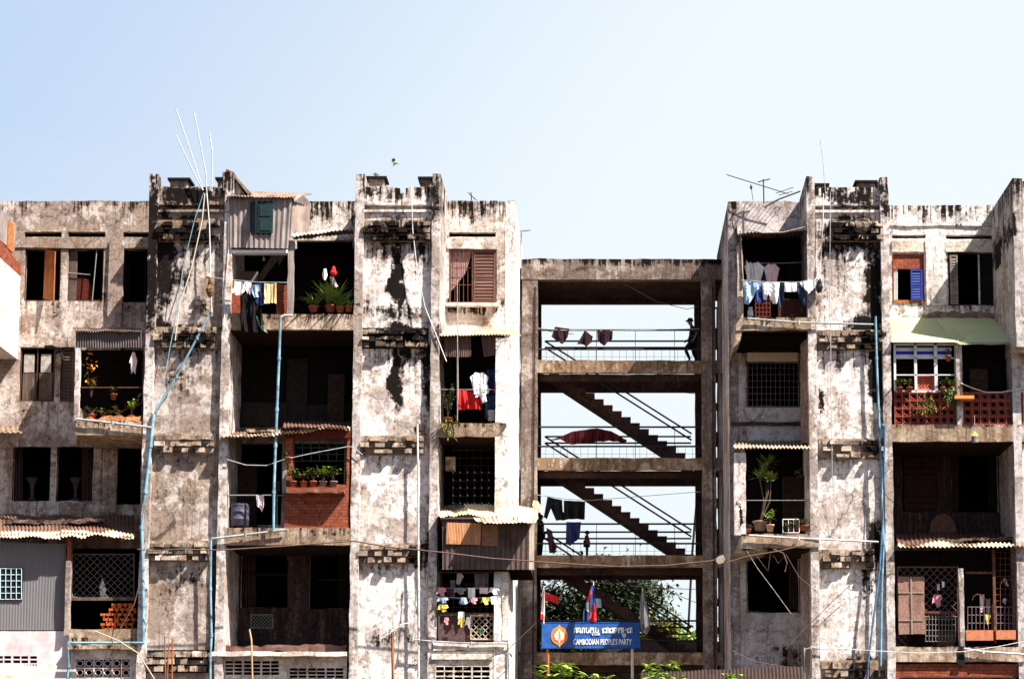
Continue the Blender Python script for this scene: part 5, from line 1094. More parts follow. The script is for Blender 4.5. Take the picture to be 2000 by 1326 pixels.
# ================================================================== PLANTS
def pot(p, r, h, m, t): return part('pot', MB().lathe(p, [(r * .70, 0), (r * .95, h * .82), (r * 1.08, h * .84), (r * 1.08, h), (r * .9, h), (r * .85, h * .9)], 14), m, t, smooth=True)
def plant(px, py, Y, label, pr=.13, ph=.22, h=.7, n=30, sp=.35, ln=.3, wd=.05, m=1, kind='tuft', seed=0, pm=None, group=None, name='potted_plant'):
    rnd = random.Random(seed); c = P(px, py, Y); t = thing(name, label, 'plant', c, group)
    if ph: pot(c, pr, ph, pm or M_terra, t)
    b = c + Vector((0, 0, ph)); mb = MB(); st = MB()
    if kind == 'tuft':
        for i in range(n): a = rnd.uniform(0, 6.28); mb.leaf(b + Vector((rnd.uniform(-1, 1), rnd.uniform(-1, 1), 0)) * pr * .6, (math.cos(a) * sp, math.sin(a) * sp, h * rnd.uniform(.4, 1)), h * rnd.uniform(.6, 1.1), wd, rnd.uniform(.1, .5), 4)
    else:
        k = max(3, n // 8)
        for i in range(k):
            a = rnd.uniform(0, 6.28); e = b + Vector((math.cos(a) * sp * rnd.uniform(.2, 1), math.sin(a) * sp * .5, h * rnd.uniform(.5, 1)))
            st.tube([b, (b + e) / 2 + Vector((0, 0, .05)), e], .010, 4, .006)
            for j in range(n // k):
                a2 = rnd.uniform(0, 6.28); u = rnd.uniform(.5, 1); q = b + (e - b) * u
                mb.leaf(q, (math.cos(a2), math.sin(a2), rnd.uniform(-.1, .9)), ln * rnd.uniform(.6, 1.1), wd, .3, 3)
        part('stem', st, M_bark, t)
    part('foliage', mb, LG[m], t); return t
gp = 'plants on the balcony below the shack'
plant(612, 610, .15, 'small spiky plant left of the big potted palm', .15, .2, .75, 40, .6, wd=.06, m=1, seed=1, group=gp)
plant(645, 610, .2, 'big bushy potted palm under the red cap', .17, .22, 1.15, 110, .55, wd=.06, m=1, seed=2, group=gp)
plant(664, 611, .1, 'spiky plant in front of the big palm on the right', .14, .2, .8, 60, .6, wd=.055, m=1, seed=3, group=gp)
plant(681, 610, .12, 'low plant in the pot nearest the middle pier',   .13, .2, .5, 34, .6, wd=.05, m=1, seed=4, group=gp)
gs = 'pots on the brick window shelf'
greyp = plain('grey_clay_pot', (.22, .16, .14), .3, .9)
for i, (x, m_, h, pm_, lb) in enumerate(((573, 1, .5, None, 'first terracotta pot from the left on the brick shelf'), (593, 3, .35, None, 'second terracotta pot on the brick shelf'), (612, 1, .5, None, 'third terracotta pot with dark leaves on the brick shelf'), (631, 2, .55, greyp, 'grey pot with a bright yellow green croton on the shelf'), (651, 1, .5, greyp, 'rightmost grey pot on the brick shelf'))):
    plant(x, 952, -.15, lb, .125, .2, h, 40, .3, .22, .08, m_, 'bush', 10 + i, pm_, gs)
plant(563, 905, -.05, 'small red pot on the corner of the brick enclosure', .10, .2, .2, 12, .2, .12, .05, 1, 'bush', 19)
gb = 'plants of the flowered balcony left of the pier'
M_flower = plain('orange_flower', (.75, .28, .04), .4, .7)
plant(180, 820, .2, 'low leafy plant at the left of the flowered balcony', .12, .18, .3, 40, .3, .16, .06, 1, 'bush', 21, None, gb)
plant(206, 822, .15, 'orange flowering plant in the middle of the flowered balcony', .12, .16, .22, 60, .4, .14, .07, 3, 'bush', 22, None, gb)
plant(232, 822, .15, 'red leaved low plant in the flowered balcony', .12, .16, .3, 50, .35, .15, .06, 3, 'bush', 23, None, gb)
plant(257, 822, .25, 'tall yellow green plant at the right of the flowered balcony', .12, .16, .75, 60, .35, .2, .07, 2, 'bush', 24, None, gb)
t = plant(178, 775, .5, 'orange and yellow flowers climbing by the balcony post', .08, 0, 1.0, 50, .25, .16, .07, 3, 'bush', 25, None, gb, name='flowering_plant')
mb = MB(); rnd = random.Random(5)
for i in range(26): c = P(172 + rnd.gauss(5, 7), 718 + rnd.gauss(0, 13), .3); mb.leaf(c, (rnd.uniform(-1, 1), -.6, rnd.uniform(-1, 1)), .14, .07, .1, 2)
part('blossom', mb, M_flower, t)
plant(222, 780, .3, 'hanging dark plant in the middle of the flowered balcony', .1, .18, .3, 30, .25, .18, .06, 1, 'bush', 26, None, gb)
single('rubble', MB().wall((168, 812, 274, 822), .0, .35, seg=.12, jit=.06, top=.12), plain('orange_rubble', (.45, .2, .09), .6, .9, sc=12), 'heap of orange brick rubble on the flowered balcony floor', 'rubble')
gd = 'plants of the right bay balcony'
t = thing('potted_plant', 'tall dracaena in a clay pot on the right bay balcony', 'plant', P(1484, 1036, .4), gd); pot(P(1484, 1036, .4), .22, .3, greyp, t)
st = MB(); b = P(1484, 1020, .4); mb = MB(); rnd = random.Random(8)
for e in ((1494, 915), (1484, 935), (1506, 940), (1500, 905)):
    st.tube([b, P((1484 + e[0]) / 2 + 8, (1020 + e[1]) / 2, .4), P(e[0], e[1], .4)], .028, 5, .018)
    for i in range(26): a = rnd.uniform(0, 6.28); q = P(e[0], e[1], .4); mb.leaf(q, (math.cos(a), math.sin(a), rnd.uniform(.1, 1.8)), rnd.uniform(.3, .55), .08, rnd.uniform(.1, .5), 4)
part('stem', st, M_bark, t); part('foliage', mb, LG[1], t)
mb = MB()
for i in range(9): q = P(1496 + rnd.gauss(0, 3), 925 + rnd.gauss(0, 8), .3); mb.leaf(q, (rnd.uniform(-.5, .5), -.5, 1), .4, .08, .2, 4)
part('yellow_leaf', mb, LG[3], t)
plant(1504, 1038, .2, 'small green plant in a pink pot beside the dracaena', .13, .22, .5, 50, .25, .18, .07, 2, 'bush', 31, plain('pink_clay_pot', (.45, .26, .22), .3, .9), gd)
plant(1463, 1040, .3, 'little pot by the white jamb of the right bay balcony', .08, .12, .2, 14, .1, .12, .04, 1, 'bush', 32, None, gd)
t = plant(1545, 1038, .05, 'wire crate of green seedlings on the right bay balcony', .01, 0, .30, 40, .3, .14, .05, 1, 'bush', 33, None, gd)
mb = MB()
for z in (0, .42): mb.tube([P(1529, 1040, .0) + Vector((0, 0, z)), P(1561, 1040, .0) + Vector((0, 0, z))], .014, 4)
for x in (1529, 1540, 1550, 1561): mb.tube([P(x, 1040, 0), P(x, 1040, 0) + Vector((0, 0, .42))], .012, 4)
part('wire_frame', mb, M_whitep, t)
plant(1572, 1036, .1, 'reddish leafy plant by the pier on the right bay balcony', .14, .16, .22, 60, .4, .14, .07, 3, 'bush', 34, None, gd)
plant(1560, 1036, .2, 'bushy reddish plant beside the wire crate', .14, .16, .24, 60, .35, .14, .07, 0, 'bush', 35, None, gd)
t = plant(1563, 935, 1.0, 'orange spotted hanging plant high in the right bay balcony', .05, 0, .3, 16, .12, .22, .05, 3, 'bush', 36, None, gd, name='hanging_plant')
gc = 'plants behind the clay balustrade'
for x, m_, lb, s_ in ((1758, 1, 'plant at the left end behind the clay balustrade', 41), (1776, 3, 'pink tinged plant second behind the clay balustrade', 42), (1842, 1, 'fern like plant right of the red lattice window', 43), (1858, 1, 'dark plant near the post of the glazed balcony', 44)):
    plant(x, 766, -.02, lb, .10, .16, .30, 40, .25, .18, .06, m_, 'bush', s_, None, gc)
plant(1852, 705, .05, 'hanging potted fern under the striped curtain', .09, .16, .3, 26, .2, .18, .05, 1, 'bush', 45, None, None, name='hanging_plant')
t = thing('trailing_plant', 'trailing plant spilling over the clay balustrade by the post', 'plant', P(1855, 765, -.1)); mb = MB()
for i in range(130): q = P(1858 + rnd.gauss(0, 7), 772 + rnd.uniform(-14, 18), -.12); mb.leaf(q, (rnd.uniform(-1, 1), -.4, rnd.uniform(-1, .6)), .16, .06, .4, 2)
part('foliage', mb, LG[1], t)
t = thing('trailing_plant', 'dark olive creeper hanging on the clay balustrade middle', 'plant', P(1812, 790, -.05)); mb = MB()
for i in range(110): q = P(1812 + rnd.gauss(0, 9), 790 + rnd.gauss(0, 8), -.06); mb.leaf(q, (rnd.uniform(-1, 1), -.4, rnd.uniform(-1, .6)), .14, .05, .4, 2)
part('foliage', mb, LG[3], t)
plant(875, 822, .1, 'dark shrub in the second row balcony by the tower', .14, .1, 1.1, 130, .3, .14, .05, 1, 'bush', 51)
t = thing('trailing_plant', 'yellowish tuft growing over the slab edge by the tower', 'plant', P(878, 830, -.05)); mb = MB()
for i in range(120): q = P(878 + rnd.gauss(0, 7), 832 + rnd.gauss(0, 9), -.08); mb.leaf(q, (rnd.uniform(-1, 1), -.5, rnd.uniform(-.6, 1)), .2, .03, .4, 2)
part('foliage', mb, LG[3], t)
single('weed', MB().leaf(P(1863, 1062, 0), (1, -.3, .5), .2, .08).leaf(P(1863, 1062, 0), (-1, -.3, .4), .2, .08).leaf(P(1865, 1062, 0), (.2, -.3, 1), .15, .08).leaf(P(1870, 1063, 0), (.6, -.3, .6), .2, .07), LG[3], 'yellow green weed on the rusty awning edge', 'weed')
# foreground saplings
def sapling(px, py, Y, label, n, ln, m=2, seed=0, sp=.5):
    rnd = random.Random(seed); c = P(px, py, Y); t = thing('sapling', label, 'sapling', (c.x, Y, 0), 'leafy tops poking into the bottom of the view')
    st = MB().tube([(c.x, Y, 0), (c.x + .08, Y, c.z * .5), c], .05, 6, .02); mb = MB()
    for i in range(n):
        a = rnd.uniform(0, 6.28); q = c + Vector((rnd.gauss(0, sp * .5), rnd.gauss(0, .3), rnd.uniform(-.8, .05))); st.tube([c - Vector((0, 0, .6)), q], .010, 4, .006)
        for j in range(3): mb.leaf(q, (math.cos(a + j * 2), math.sin(a + j * 2), rnd.uniform(.1, 1.0)), ln * rnd.uniform(.6, 1.2), ln * .38, .4, 4)
    part('trunk', st, M_bark, t); part('foliage', mb, LG[m], t)
sapling(1085, 1304, -3.0, 'broad leaved sapling top under the left end of the sign', 40, .50, 2, 61, .7)
sapling(1290, 1302, -3.2, 'broad leaved sapling top before the rusty roof', 30, .46, 2, 62, .45)
sapling(1170, 1322, -3.1, 'short leafy sapling top between the sign stakes', 18, .40, 2, 66, .6)
sapling(1350, 1322, -3.3, 'small leafy tip midway along the rusty roof', 12, .34, 2, 67, .4)
sapling(1432, 1318, -3.4, 'yellow green sapling top on the rusty roof', 34, .36, 2, 63, .3)
sapling(1585, 1330, -3.4, 'bright tuft of leaves at the foot of the right pier', 10, .30, 2, 64, .2)
sapling(711, 1328, -3.4, 'tiny bright leaf tip before the bottom vents', 5, .2, 2, 65, .1)

# ================================================================== SMALL THINGS
drum = thing('drum', 'ribbed grey blue drum in the third row middle loggia', 'drum', P(468, 1028, .6))
part('body', MB().lathe(P(468, 1028, .6), [(.27, 0), (.29, .02), (.29, .2), (.305, .22), (.29, .24), (.29, .42), (.305, .44), (.29, .46), (.29, .66), (.30, .68), (.27, .69)], 18), plain('drum_metal', (.055, .055, .085), .4, .6), drum, smooth=True)
part('lid', MB().lathe(P(468, 1028, .6) + Vector((0, 0, .69)), [(.25, 0), (.25, .03), (.06, .05)], 16), plain('drum_lid', (.09, .09, .12), .2, .5), drum)
bk = thing('bucket', 'white bucket at the white wall in the second row balcony', 'bucket', P(961, 822, .3))
part('body', MB().lathe(P(961, 822, .3), [(.12, 0), (.16, .3), (.17, .3), (.17, .32), (.14, .31)], 14), plain('pale_plastic', (.5, .52, .56), .1, .5), bk, smooth=True)
jar = thing('jar', 'clear pale jar on the slab of the top right balcony', 'jar', P(1466, 618, .1))
part('body', MB().lathe(P(1466, 618, .1), [(.08, 0), (.09, .02), (.09, .18), (.06, .22), (.06, .26)], 10), plain('pale_glass', (.42, .50, .48), .1, .2), jar, smooth=True)
part('lid', MB().lathe(P(1466, 618, .1) + Vector((0, 0, .26)), [(.065, 0), (.065, .03)], 10), M_whitep, jar)
lan = thing('hanging_lantern', 'small yellow and grey lantern hanging below the clay balustrade', 'lantern', P(1904, 850, -.15))
part('body', MB().lathe(P(1904, 864, -.15), [(.10, 0), (.11, .16), (.10, .2)], 10), M_irong, lan); part('cap', MB().lathe(P(1904, 852, -.15), [(.12, 0), (.06, .08), (.02, .14)], 10), cm('yellow'), lan); part('cord', MB().ptube([(1904, 846), (1903, 810)], .008, -.15, 4), pg, lan)
single('orange_tray', MB().wbox(P(1864, 776, -.3).x, P(1902, 776, -.3).x, -.35, .0, P(0, 779, -.3).z, P(0, 774, -.3).z).wbox(P(1864, 776, -.3).x, P(1902, 776, -.3).x, -.37, -.35, P(0, 779, -.3).z, P(0, 773, -.3).z), cm('orange'), 'orange board stuck out over the clay balustrade post', 'board')
single('blue_tub', MB().lathe(P(676, 606, 1.2), [(.22, 0), (.26, .5), (.27, .52), (.24, .5)], 14), plain('blue_plastic', (.02, .035, .12), .2, .5), 'dim blue barrel behind the big palm', 'barrel', smooth=True)
single('roof_debris', MB().wall((10, 1012, 205, 1022), 1.0, 1.4, seg=.12, jit=.08, top=.15), plain('dark_litter', (.12, .08, .07), .9, .9, sc=14), 'heap of dark litter on the bottom left tin roof', 'litter')
single('roof_debris', MB().wall((480, 838, 550, 846), .2, .7, seg=.1, jit=.09, top=.12), plain('pale_litter', (.34, .24, .17), .9, .9, sc=14), 'litter heaped on the tin edge of the middle loggia', 'litter')
single('roof_debris', MB().wall((1830, 1048, 1990, 1056), .5, .9, seg=.12, jit=.07, top=.12), plain('dark_litter_two', (.10, .07, .05), .9, .9, sc=14), 'heap of dark litter on the bottom right rusty roof', 'litter')
for px, lb in ((62, 'dim goblet shaped ornament in the left third row window'), (147, 'dim goblet shaped ornament in the second third row window')):
    t = thing('ornament', lb, 'ornament', P(px, 976, W_ + .5), 'goblet shaped window ornaments'); b = P(px, 976, W_ + .5); mo = plain('dim_stone', (.07, .05, .055), .3)
    part('foot', MB().lathe(b, [(.14, 0), (.06, .08), (.05, .3)], 10), mo, t); part('bowl', MB().lathe(b + Vector((0, 0, .3)), [(.05, 0), (.09, .2), (.20, .40), (.21, .42), (.16, .40)], 12), mo, t)
# foreground roofs
single('tin_roof', MB().corr(P(1252, 1312, -1.0), P(1570, 1300, -1.0), P(1580, 1420, -5.5), P(1245, 1420, -5.5), 46, .02, 6, .1, ragged=.1), metal_sheet('brown_roof_sheet', (.040, .022, .019), (.025, .013, .011), .5), 'rusty brown corrugated shed roof below the stair tower', 'shed roof')
single('tin_roof', MB().corr(P(-60, 1296, -.8), P(112, 1300, -.8), P(100, 1345, -2.6), P(-60, 1345, -2.6), 30, .02, 5, .08, ragged=.1), M_tiny, 'pale yellow corrugated roof in the bottom left corner', 'shed roof')

# ================================================================== SIGN AND FLAGS
SY = 3.0
sg = thing('party_sign', 'blue painted party sign on two stakes in front of the lowest tower opening', 'sign', (P(1155, 1240, SY).x, SY, 0))
m_sb = plain('sign_blue', (.014, .085, .33), .35, .7, sc=5, dirtamt=.25); m_sw = plain('sign_white', (.82, .82, .82), .04, .6)
a, b, c, d = XZ((1058, 1216, 1250, 1264), SY)
bd = part('board', MB().wbox(a, b, SY, SY + .06, c, d), m_sb, sg)
part('frame', MB().wbox(a - .03, b + .03, SY - .01, SY + .08, c - .03, c).wbox(a - .03, b + .03, SY - .01, SY + .08, d, d + .03), plain('sign_edge', (.02, .07, .26), .2), sg)
for x, x2, m_ in ((1070, 1074, M_woodr), (1235, 1236, wood('pale_stake', (.5, .42, .36), (.62, .54, .48)))):
    part('stake', MB().tube([P(x, 1262, SY + .1), Vector((P(x2, 1330, SY).x, SY + .1, 0))], .055, 6), m_, sg)
def text(body, px, py, wpx, hpx, par, m, name='lettering', bold=0.0):
    cu = bpy.data.curves.new(name, 'FONT'); cu.body = body; cu.size = 1; cu.extrude = .01; cu.offset = bold; cu.resolution_u = 3
    ob = bpy.data.objects.new('tmp', cu); C.objects.link(ob); bpy.context.view_layer.update()
    me = bpy.data.meshes.new_from_object(ob.evaluated_get(bpy.context.evaluated_depsgraph_get())); bpy.data.objects.remove(ob)
    if not me.vertices: return None
    xs = [v.co.x for v in me.vertices]; ys = [v.co.y for v in me.vertices]; x0, x1, y0, y1 = min(xs), max(xs), min(ys), max(ys)
    k = D + SY; p = P(px, py, SY); sx = wpx * k / F / (x1 - x0); sy = hpx * k / F / (y1 - y0)
    vs = [Vector((p.x + (v.co.x - x0) * sx, SY - .012 - v.co.z, p.z + (v.co.y - y1) * sy)) for v in me.vertices]
    return link(name, vs, [tuple(q.vertices) for q in me.polygons], m, par)
text("CAMBODIAN PEOPLE'S PARTY", 1120, 1247, 114, 11.5, bd, m_sw, bold=.012)
def khmer(par):
    """party name: base letters on the line, subscript letters below it"""
    seq = [('\u1782', 0, 6.5), ('\u178E', 7.5, 14), ('\u1794', 23, 8), ('\u1780', 32, 8.5), ('\u1794', 42, 7.5), ('\u1794', 48.5, 0), ('\u1787', 56, 11), ('\u17B6', 67, 2.8), ('\u1787', 70.5, 9), ('\u1793', 80, 8), ('\u1780', 89, 8), ('\u1798', 97, 8), ('\u1787', 106, 8.5), ('\u17B6', 114.8, 2.4)]
    tmp = []
    for ch, x, w_ in seq:
        if w_: tmp.append((ch, 1121 + x * .97, 1225, w_, 11))
    tmp += [('\u179F', 1155, 1234, 8, 7), ('\u179A', 1164, 1234, 7, 7), ('\u1796', 1215, 1236.5, 7, 6), ('\u17BB', 1217.5, 1241, 2.2, 5)]
    out = MB()
    for ch, x, y, w_, h_ in tmp:
        o = text(ch, x, y, w_, h_, None, m_sw, 'glyph', .02)
        if o is None: continue
        out.add([v.co + o.location for v in o.data.vertices], [tuple(q.vertices) for q in o.data.polygons]); bpy.data.objects.remove(o)
    part('lettering', out, m_sw, par)
khmer(bd)
# emblem: orange lotus shaped medallion with red rays and a white shield
e = P(1092.5, 1241, SY - .02); k = (D + SY) / F
def drop(rx, rz, y, tip=1.25, n=28):
    return [e + Vector((math.sin(t) * rx * k, y, (math.cos(t) * rz * (tip if abs(math.cos(t)) > .995 else 1)) * k)) for t in [2 * math.pi * i / n for i in range(n)]]
em = part('emblem', MB().prism(drop(16.5, 17.5, 0), (0, .018, 0)), plain('emblem_orange', (.78, .25, .04), .1), bd)
mb = MB()
for i in range(16):
    t = math.pi * (.18 + 1.64 * i / 15); d0 = Vector((math.sin(t), 0, -(-math.cos(t)))); q = Vector((d0.z, 0, -d0.x))
    mb.prism([e + d0 * 10.5 * k + q * .7 * k + Vector((0, -.006, 0)), e + d0 * 10.5 * k - q * .7 * k + Vector((0, -.006, 0)), e + d0 * 16 * k + Vector((0, -.006, 0))], (0, .005, 0))
part('ray', mb, plain('emblem_red', (.42, .04, .02), .1), em)
part('shield', MB().prism(drop(9.5, 10, -.012, 1.5), (0, .004, 0)), m_sw, em)
fg = MB().prism([e + Vector((x * k, -.016, z * k)) for x, z in ((-1, 10), (1, 10), (2, 6), (1.4, 4), (4, 0), (2, -1), (3.5, -6), (-3.5, -6), (-1, -2), (-3, 1), (-1.4, 3), (-2, 6))], (0, .003, 0))
part('figure', fg, plain('emblem_gold', (.66, .26, .05), .1), em)
part('band', MB().prism([e + Vector((x * k, -.018, z * k)) for x, z in ((-8, -6.5), (8, -6.5), (6, -9), (-6, -9))], (0, .003, 0)), plain('emblem_lilac', (.7, .4, .45), .1), em)
def flag(px, y0, poly, Y, m, label, panes=()):
    t = thing('flag', label, 'flag', P(px, 1216, Y), 'limp flags above the party sign')
    part('pole', MB().ptube([(px, y0 - 8), (px, 1218)], .018, Y, 5), pw, t)
    for nm, pl, mm in [('cloth', poly, m)] + [('stripe', p_, m_) for p_, m_ in panes]:
        o = cloth(pl, Y - (.05 if nm == 'cloth' else .09), mm, '', '', None, 'cloth' if nm == 'cloth' else 'stripe', .05, 14)
        del o['label']; del o['category']; o.parent = t; o.location = o.location - WO[t.name]
flag(1159, 1143, [(1157, 1141), (1161, 1144), (1163, 1175), (1166, 1212), (1158, 1219), (1148, 1212), (1139, 1214), (1139, 1196), (1147, 1166)], 2.6, cm('blue'), 'limp blue, red and white flag in the middle above the sign',
     [([(1154, 1152), (1156, 1156), (1150, 1175), (1146, 1172)], cm('red')), ([(1146, 1176), (1150, 1174), (1150, 1196), (1145, 1190)], cm('cream')), ([(1161, 1176), (1164, 1186), (1165, 1211), (1157, 1215), (1150, 1207), (1156, 1192)], cm('red'))])
flag(1255, 1156, [(1253, 1154), (1257, 1157), (1262, 1180), (1269, 1206), (1270, 1228), (1262, 1240), (1252, 1230), (1249, 1190)], 2.6, cm('grey'), 'limp pale grey flag at the right end of the sign', [([(1258, 1180), (1265, 1205), (1267, 1222), (1260, 1226), (1257, 1205)], cm('white'))])
flag(1062, 1152, [(1060, 1150), (1064, 1152), (1064, 1200), (1062, 1212), (1056, 1208), (1058, 1175)], 2.6, cm('ltpink'), 'narrow furled pale flag at the left end of the sign', [([(1057, 1198), (1063, 1200), (1062, 1212), (1056, 1208)], cm('red'))])
# ================================================================== PEOPLE
def skinned(name, J, E, Rr, mat, parent, origin, levels=1):
    me = bpy.data.meshes.new(name); names = list(J); ix = {n: i for i, n in enumerate(names)}
    me.from_pydata([tuple(J[n] - origin) for n in names], [(ix[a], ix[b]) for a, b in E], []); me.materials.append(mat)
    o = bpy.data.objects.new(name, me); C.objects.link(o)
    o.modifiers.new('skin', 'SKIN'); sv = me.skin_vertices[0].data
    for n in names: r_ = Rr[n]; sv[ix[n]].radius = (r_, r_) if not isinstance(r_, tuple) else r_
    sv[0].use_root = True; s = o.modifiers.new('sub', 'SUBSURF'); s.levels = s.render_levels = levels
    WO[o.name] = origin
    if parent is not None: o.parent = parent; o.location = origin - WO[parent.name]
    else: o.location = origin
    return o
M_skin = plain('brown_skin', (.16, .085, .055), .1, .6)
def person(base, h, face, label, pose, top, legs, hat=None, hair=True, hs=1.0):
    """face = heading angle in the ground plane; pose overrides joints, given in heights (forward, right, up)"""
    f = Vector((math.cos(face), math.sin(face), 0)); r = Vector((f.y, -f.x, 0)); u = Vector((0, 0, 1)); base = Vector(base)
    W = lambda q: base + (f * q[0] + r * q[1] + u * q[2]) * h
    j = {'pelvis': (0, 0, .53), 'waist': (.005, 0, .60), 'chest': (.01, 0, .71), 'neckb': (.0, 0, .815), 'neck': (.012, 0, .855), 'skull': (.022, 0, .925), 'crown': (.015, 0, .975), 'chin': (.055, 0, .885)}
    for s, k in ((-1, 'L'), (1, 'R')):
        j.update({'sh' + k: (0, s * .115, .80), 'el' + k: (-.01, s * .14, .63), 'wr' + k: (.04, s * .14, .49), 'pa' + k: (.055, s * .14, .455),
                  'hip' + k: (0, s * .055, .51), 'kn' + k: (.015, s * .06, .285), 'an' + k: (0, s * .06, .04), 'ba' + k: (.055, s * .065, .018), 'to' + k: (.09, s * .065, .014)})
    j.update(pose)
    for s, k in ((-1, 'L'), (1, 'R')):                      # five separate fingers, bent and unequal
        w_, p_ = Vector(j['wr' + k]), Vector(j['pa' + k]); d = (p_ - w_).normalized(); sd = Vector((1, 0, 0)) if abs(d.x) < .7 else Vector((0, 0, 1)); inw = Vector((0, -s, 0))
        for i, (off, ln) in enumerate(((.018, .042), (.006, .048), (-.006, .044), (-.018, .034))):
            a = p_ + sd * off * .75 + d * .006; j['f%d%sa' % (i, k)] = tuple(a); j['f%d%sb' % (i, k)] = tuple(a + d * ln * .55 + inw * .003); j['f%d%sc' % (i, k)] = tuple(a + d * ln * .85 + inw * .016)
        a = w_ + d * .014 + sd * .016; j['t%sa' % k] = tuple(a); j['t%sb' % k] = tuple(a + sd * .016 + d * .022); j['t%sc' % k] = tuple(a + sd * .016 + d * .040 + inw * .006)
    J = {n: W(q) for n, q in j.items()}
    E = [('pelvis', 'waist'), ('waist', 'chest'), ('chest', 'neckb'), ('neckb', 'neck'), ('neck', 'skull'), ('skull', 'crown'), ('skull', 'chin')]
    Rr = {'pelvis': .080, 'waist': .072, 'chest': .085, 'neckb': .048, 'neck': .032, 'skull': .052, 'crown': .030, 'chin': .026}
    for k in 'LR':
        E += [('chest', 'sh' + k), ('sh' + k, 'el' + k), ('el' + k, 'wr' + k), ('wr' + k, 'pa' + k), ('pelvis', 'hip' + k), ('hip' + k, 'kn' + k), ('kn' + k, 'an' + k), ('an' + k, 'ba' + k), ('ba' + k, 'to' + k), ('wr' + k, 't%sa' % k), ('t%sa' % k, 't%sb' % k), ('t%sb' % k, 't%sc' % k)]
        Rr.update({'sh' + k: .036, 'el' + k: .025, 'wr' + k: .016, 'pa' + k: .020, 'hip' + k: .055, 'kn' + k: .035, 'an' + k: .022, 'ba' + k: .020, 'to' + k: .014, 't%sa' % k: .008, 't%sb' % k: .007, 't%sc' % k: .005})
        for i in range(4):
            E += [('pa' + k, 'f%d%sa' % (i, k)), ('f%d%sa' % (i, k), 'f%d%sb' % (i, k)), ('f%d%sb' % (i, k), 'f%d%sc' % (i, k))]
            for q, rr in (('a', .006), ('b', .0055), ('c', .0045)): Rr['f%d%s%s' % (i, k, q)] = rr
    Rr = {n: v * h * (hs if n in ('skull', 'crown', 'chin') else 1 + (hs - 1) * .45) for n, v in Rr.items()}
    t = skinned('person', J, E, Rr, M_skin, None, base, 2); tag(t, label, 'person')
    # clothes
    tj = ['pelvis', 'waist', 'chest', 'neckb', 'shL', 'shR', 'elL', 'elR']; te = [('pelvis', 'waist'), ('waist', 'chest'), ('chest', 'neckb')]
    for k in 'LR': te += [('chest', 'sh' + k), ('sh' + k, 'el' + k)]
    skinned('shirt', {n: J[n] for n in tj}, te, {n: Rr[n] * (1.25 if n[:2] in ('sh', 'el') else 1.14) for n in tj}, top, t, base)
    lj = ['pelvis', 'hipL', 'hipR', 'knL', 'knR', 'anL', 'anR']; le = [('pelvis', 'hipL'), ('pelvis', 'hipR'), ('hipL', 'knL'), ('hipR', 'knR'), ('knL', 'anL'), ('knR', 'anR')]
    skinned('trousers', {n: J[n] for n in lj}, le, {n: Rr[n] * (1.5 if n[:2] == 'an' else 1.22) for n in lj}, legs, t, base)
    hd = J['skull']
    mb = MB()
    for s in (-1, 1): mb.lathe(hd + (f * .020 + r * s * .052 - u * .004) * h * 1.0, [(.004, -.022), (.014, 0), (.004, .022)], 6)
    part('ear', mb, M_skin, t)
    c = hd + f * .060 * h; part('nose', MB().add([c + u * .018 * h, c - u * .018 * h + r * .011 * h, c - u * .018 * h - r * .011 * h, c - u * .016 * h + f * .016 * h], [(0, 1, 3), (0, 3, 2), (1, 2, 3), (0, 2, 1)]), M_skin, t)
    mb = MB()
    for s in (-1, 1): mb.lathe(hd + (f * .049 + r * s * .021 + u * .008) * h, [(.003, -.008), (.009, 0), (.003, .008)], 6)
    part('eye', mb, M_dark, t); part('mouth', MB().lathe(hd + (f * .050 - u * .030) * h, [(.004, -.004), (.016, 0), (.004, .004)], 6), cm('maroon'), t)
    top_ = hd + u * .012 * h
    if hat:
        o = part('hat', MB().lathe(top_ + u * .022 * h, [(.060 * h, 0), (.058 * h, .035 * h), (.044 * h, .058 * h), (.01, .062 * h)], 12), hat, t, smooth=True)
        part('brim', MB().lathe(top_ + u * .018 * h + f * .015 * h, [(.088 * h, 0), (.088 * h, .007 * h), (.05 * h, .012 * h)], 14), hat, o)
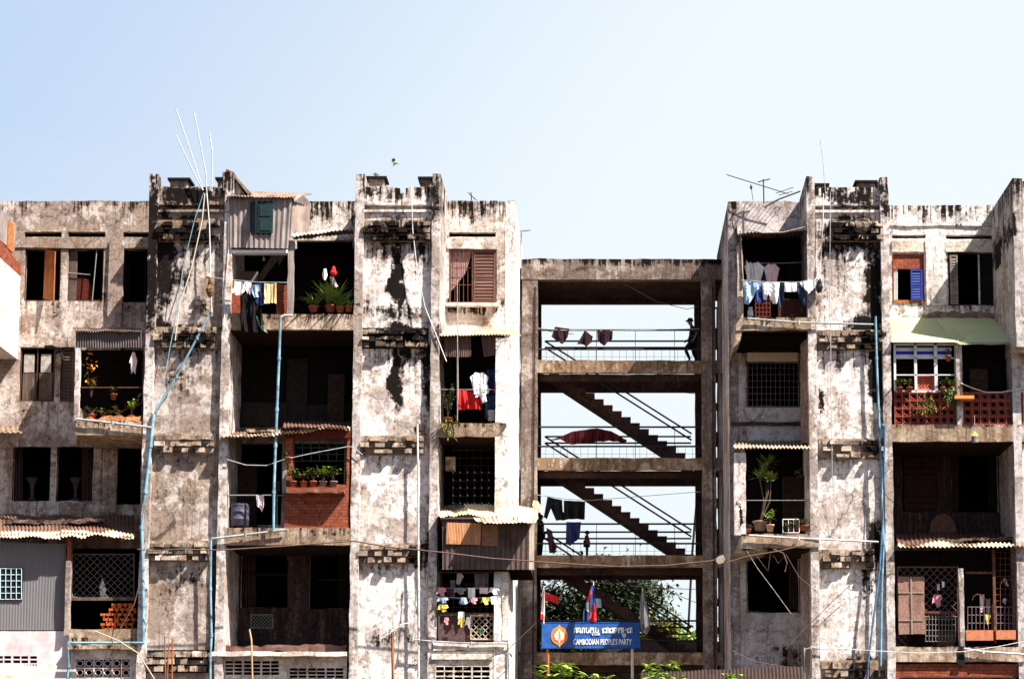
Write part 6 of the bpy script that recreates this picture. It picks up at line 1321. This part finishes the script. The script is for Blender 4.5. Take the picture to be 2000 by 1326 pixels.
    if hair:
        cap = MB().lathe(top_ - f * .012 * h - u * .012 * h, [(.050 * h, -.02 * h), (.060 * h, .01 * h), (.052 * h, .035 * h), (.03 * h, .052 * h), (.006, .058 * h)], 12); cap.v = [top_ + (v - top_) * (1 + (hs - 1) * 1.1) for v in cap.v]; part('hair', cap, M_dark, t, smooth=True)
    return t
zl = lambda i: zt(FL[i], TY) - .03
Yp = 7.3
px_ = P(1353, 660, Yp).x
person((px_, Yp, zl(0)), 1.68, math.pi, 'man in a brimmed hat striding left on the top landing', {
    'neckb': (.015, 0, .81), 'neck': (.03, 0, .85), 'skull': (.05, 0, .915), 'crown': (.045, 0, .965), 'chin': (.085, 0, .885),
    'knL': (.16, -.06, .34), 'anL': (.06, -.06, .11), 'baL': (.11, -.065, .08), 'toL': (.145, -.065, .072), 'knR': (-.02, .06, .28), 'anR': (-.12, .06, .05), 'baR': (-.07, .065, .02), 'toR': (-.03, .065, .015),
    'elL': (-.08, -.14, .66), 'wrL': (-.02, -.15, .53), 'paL': (.0, -.15, .50), 'elR': (.02, .14, .64), 'wrR': (.11, .13, .56), 'paR': (.14, .13, .54)}, cm('dark'), cm('drab'), hat=cm('dark'), hair=False)
person((P(1146, 1060, 7.1).x, 7.1, zl(2)), .98, 0, 'child standing behind the third landing rail beside the navy jeans', {'neckb': (.0, 0, .775), 'neck': (.012, 0, .80), 'skull': (.03, 0, .885), 'crown': (.02, 0, .945), 'chin': (.07, 0, .84), 'shL': (0, -.12, .755), 'shR': (0, .12, .755), 'elR': (-.03, .15, .60), 'wrR': (.06, .12, .52), 'paR': (.09, .11, .51)}, cm('maroon'), cm('dark'), hs=1.45)
person((P(1055, 1040, 7.2).x, 7.2, zl(2)), 1.55, .3, 'dark figure leaning at the left column of the third landing', {
    'elR': (.02, .19, .66), 'wrR': (.05, .10, .56), 'paR': (.06, .07, .55), 'elL': (-.06, -.18, .66), 'wrL': (.05, -.12, .57), 'paL': (.07, -.10, .56)}, cm('dark'), cm('dark'))
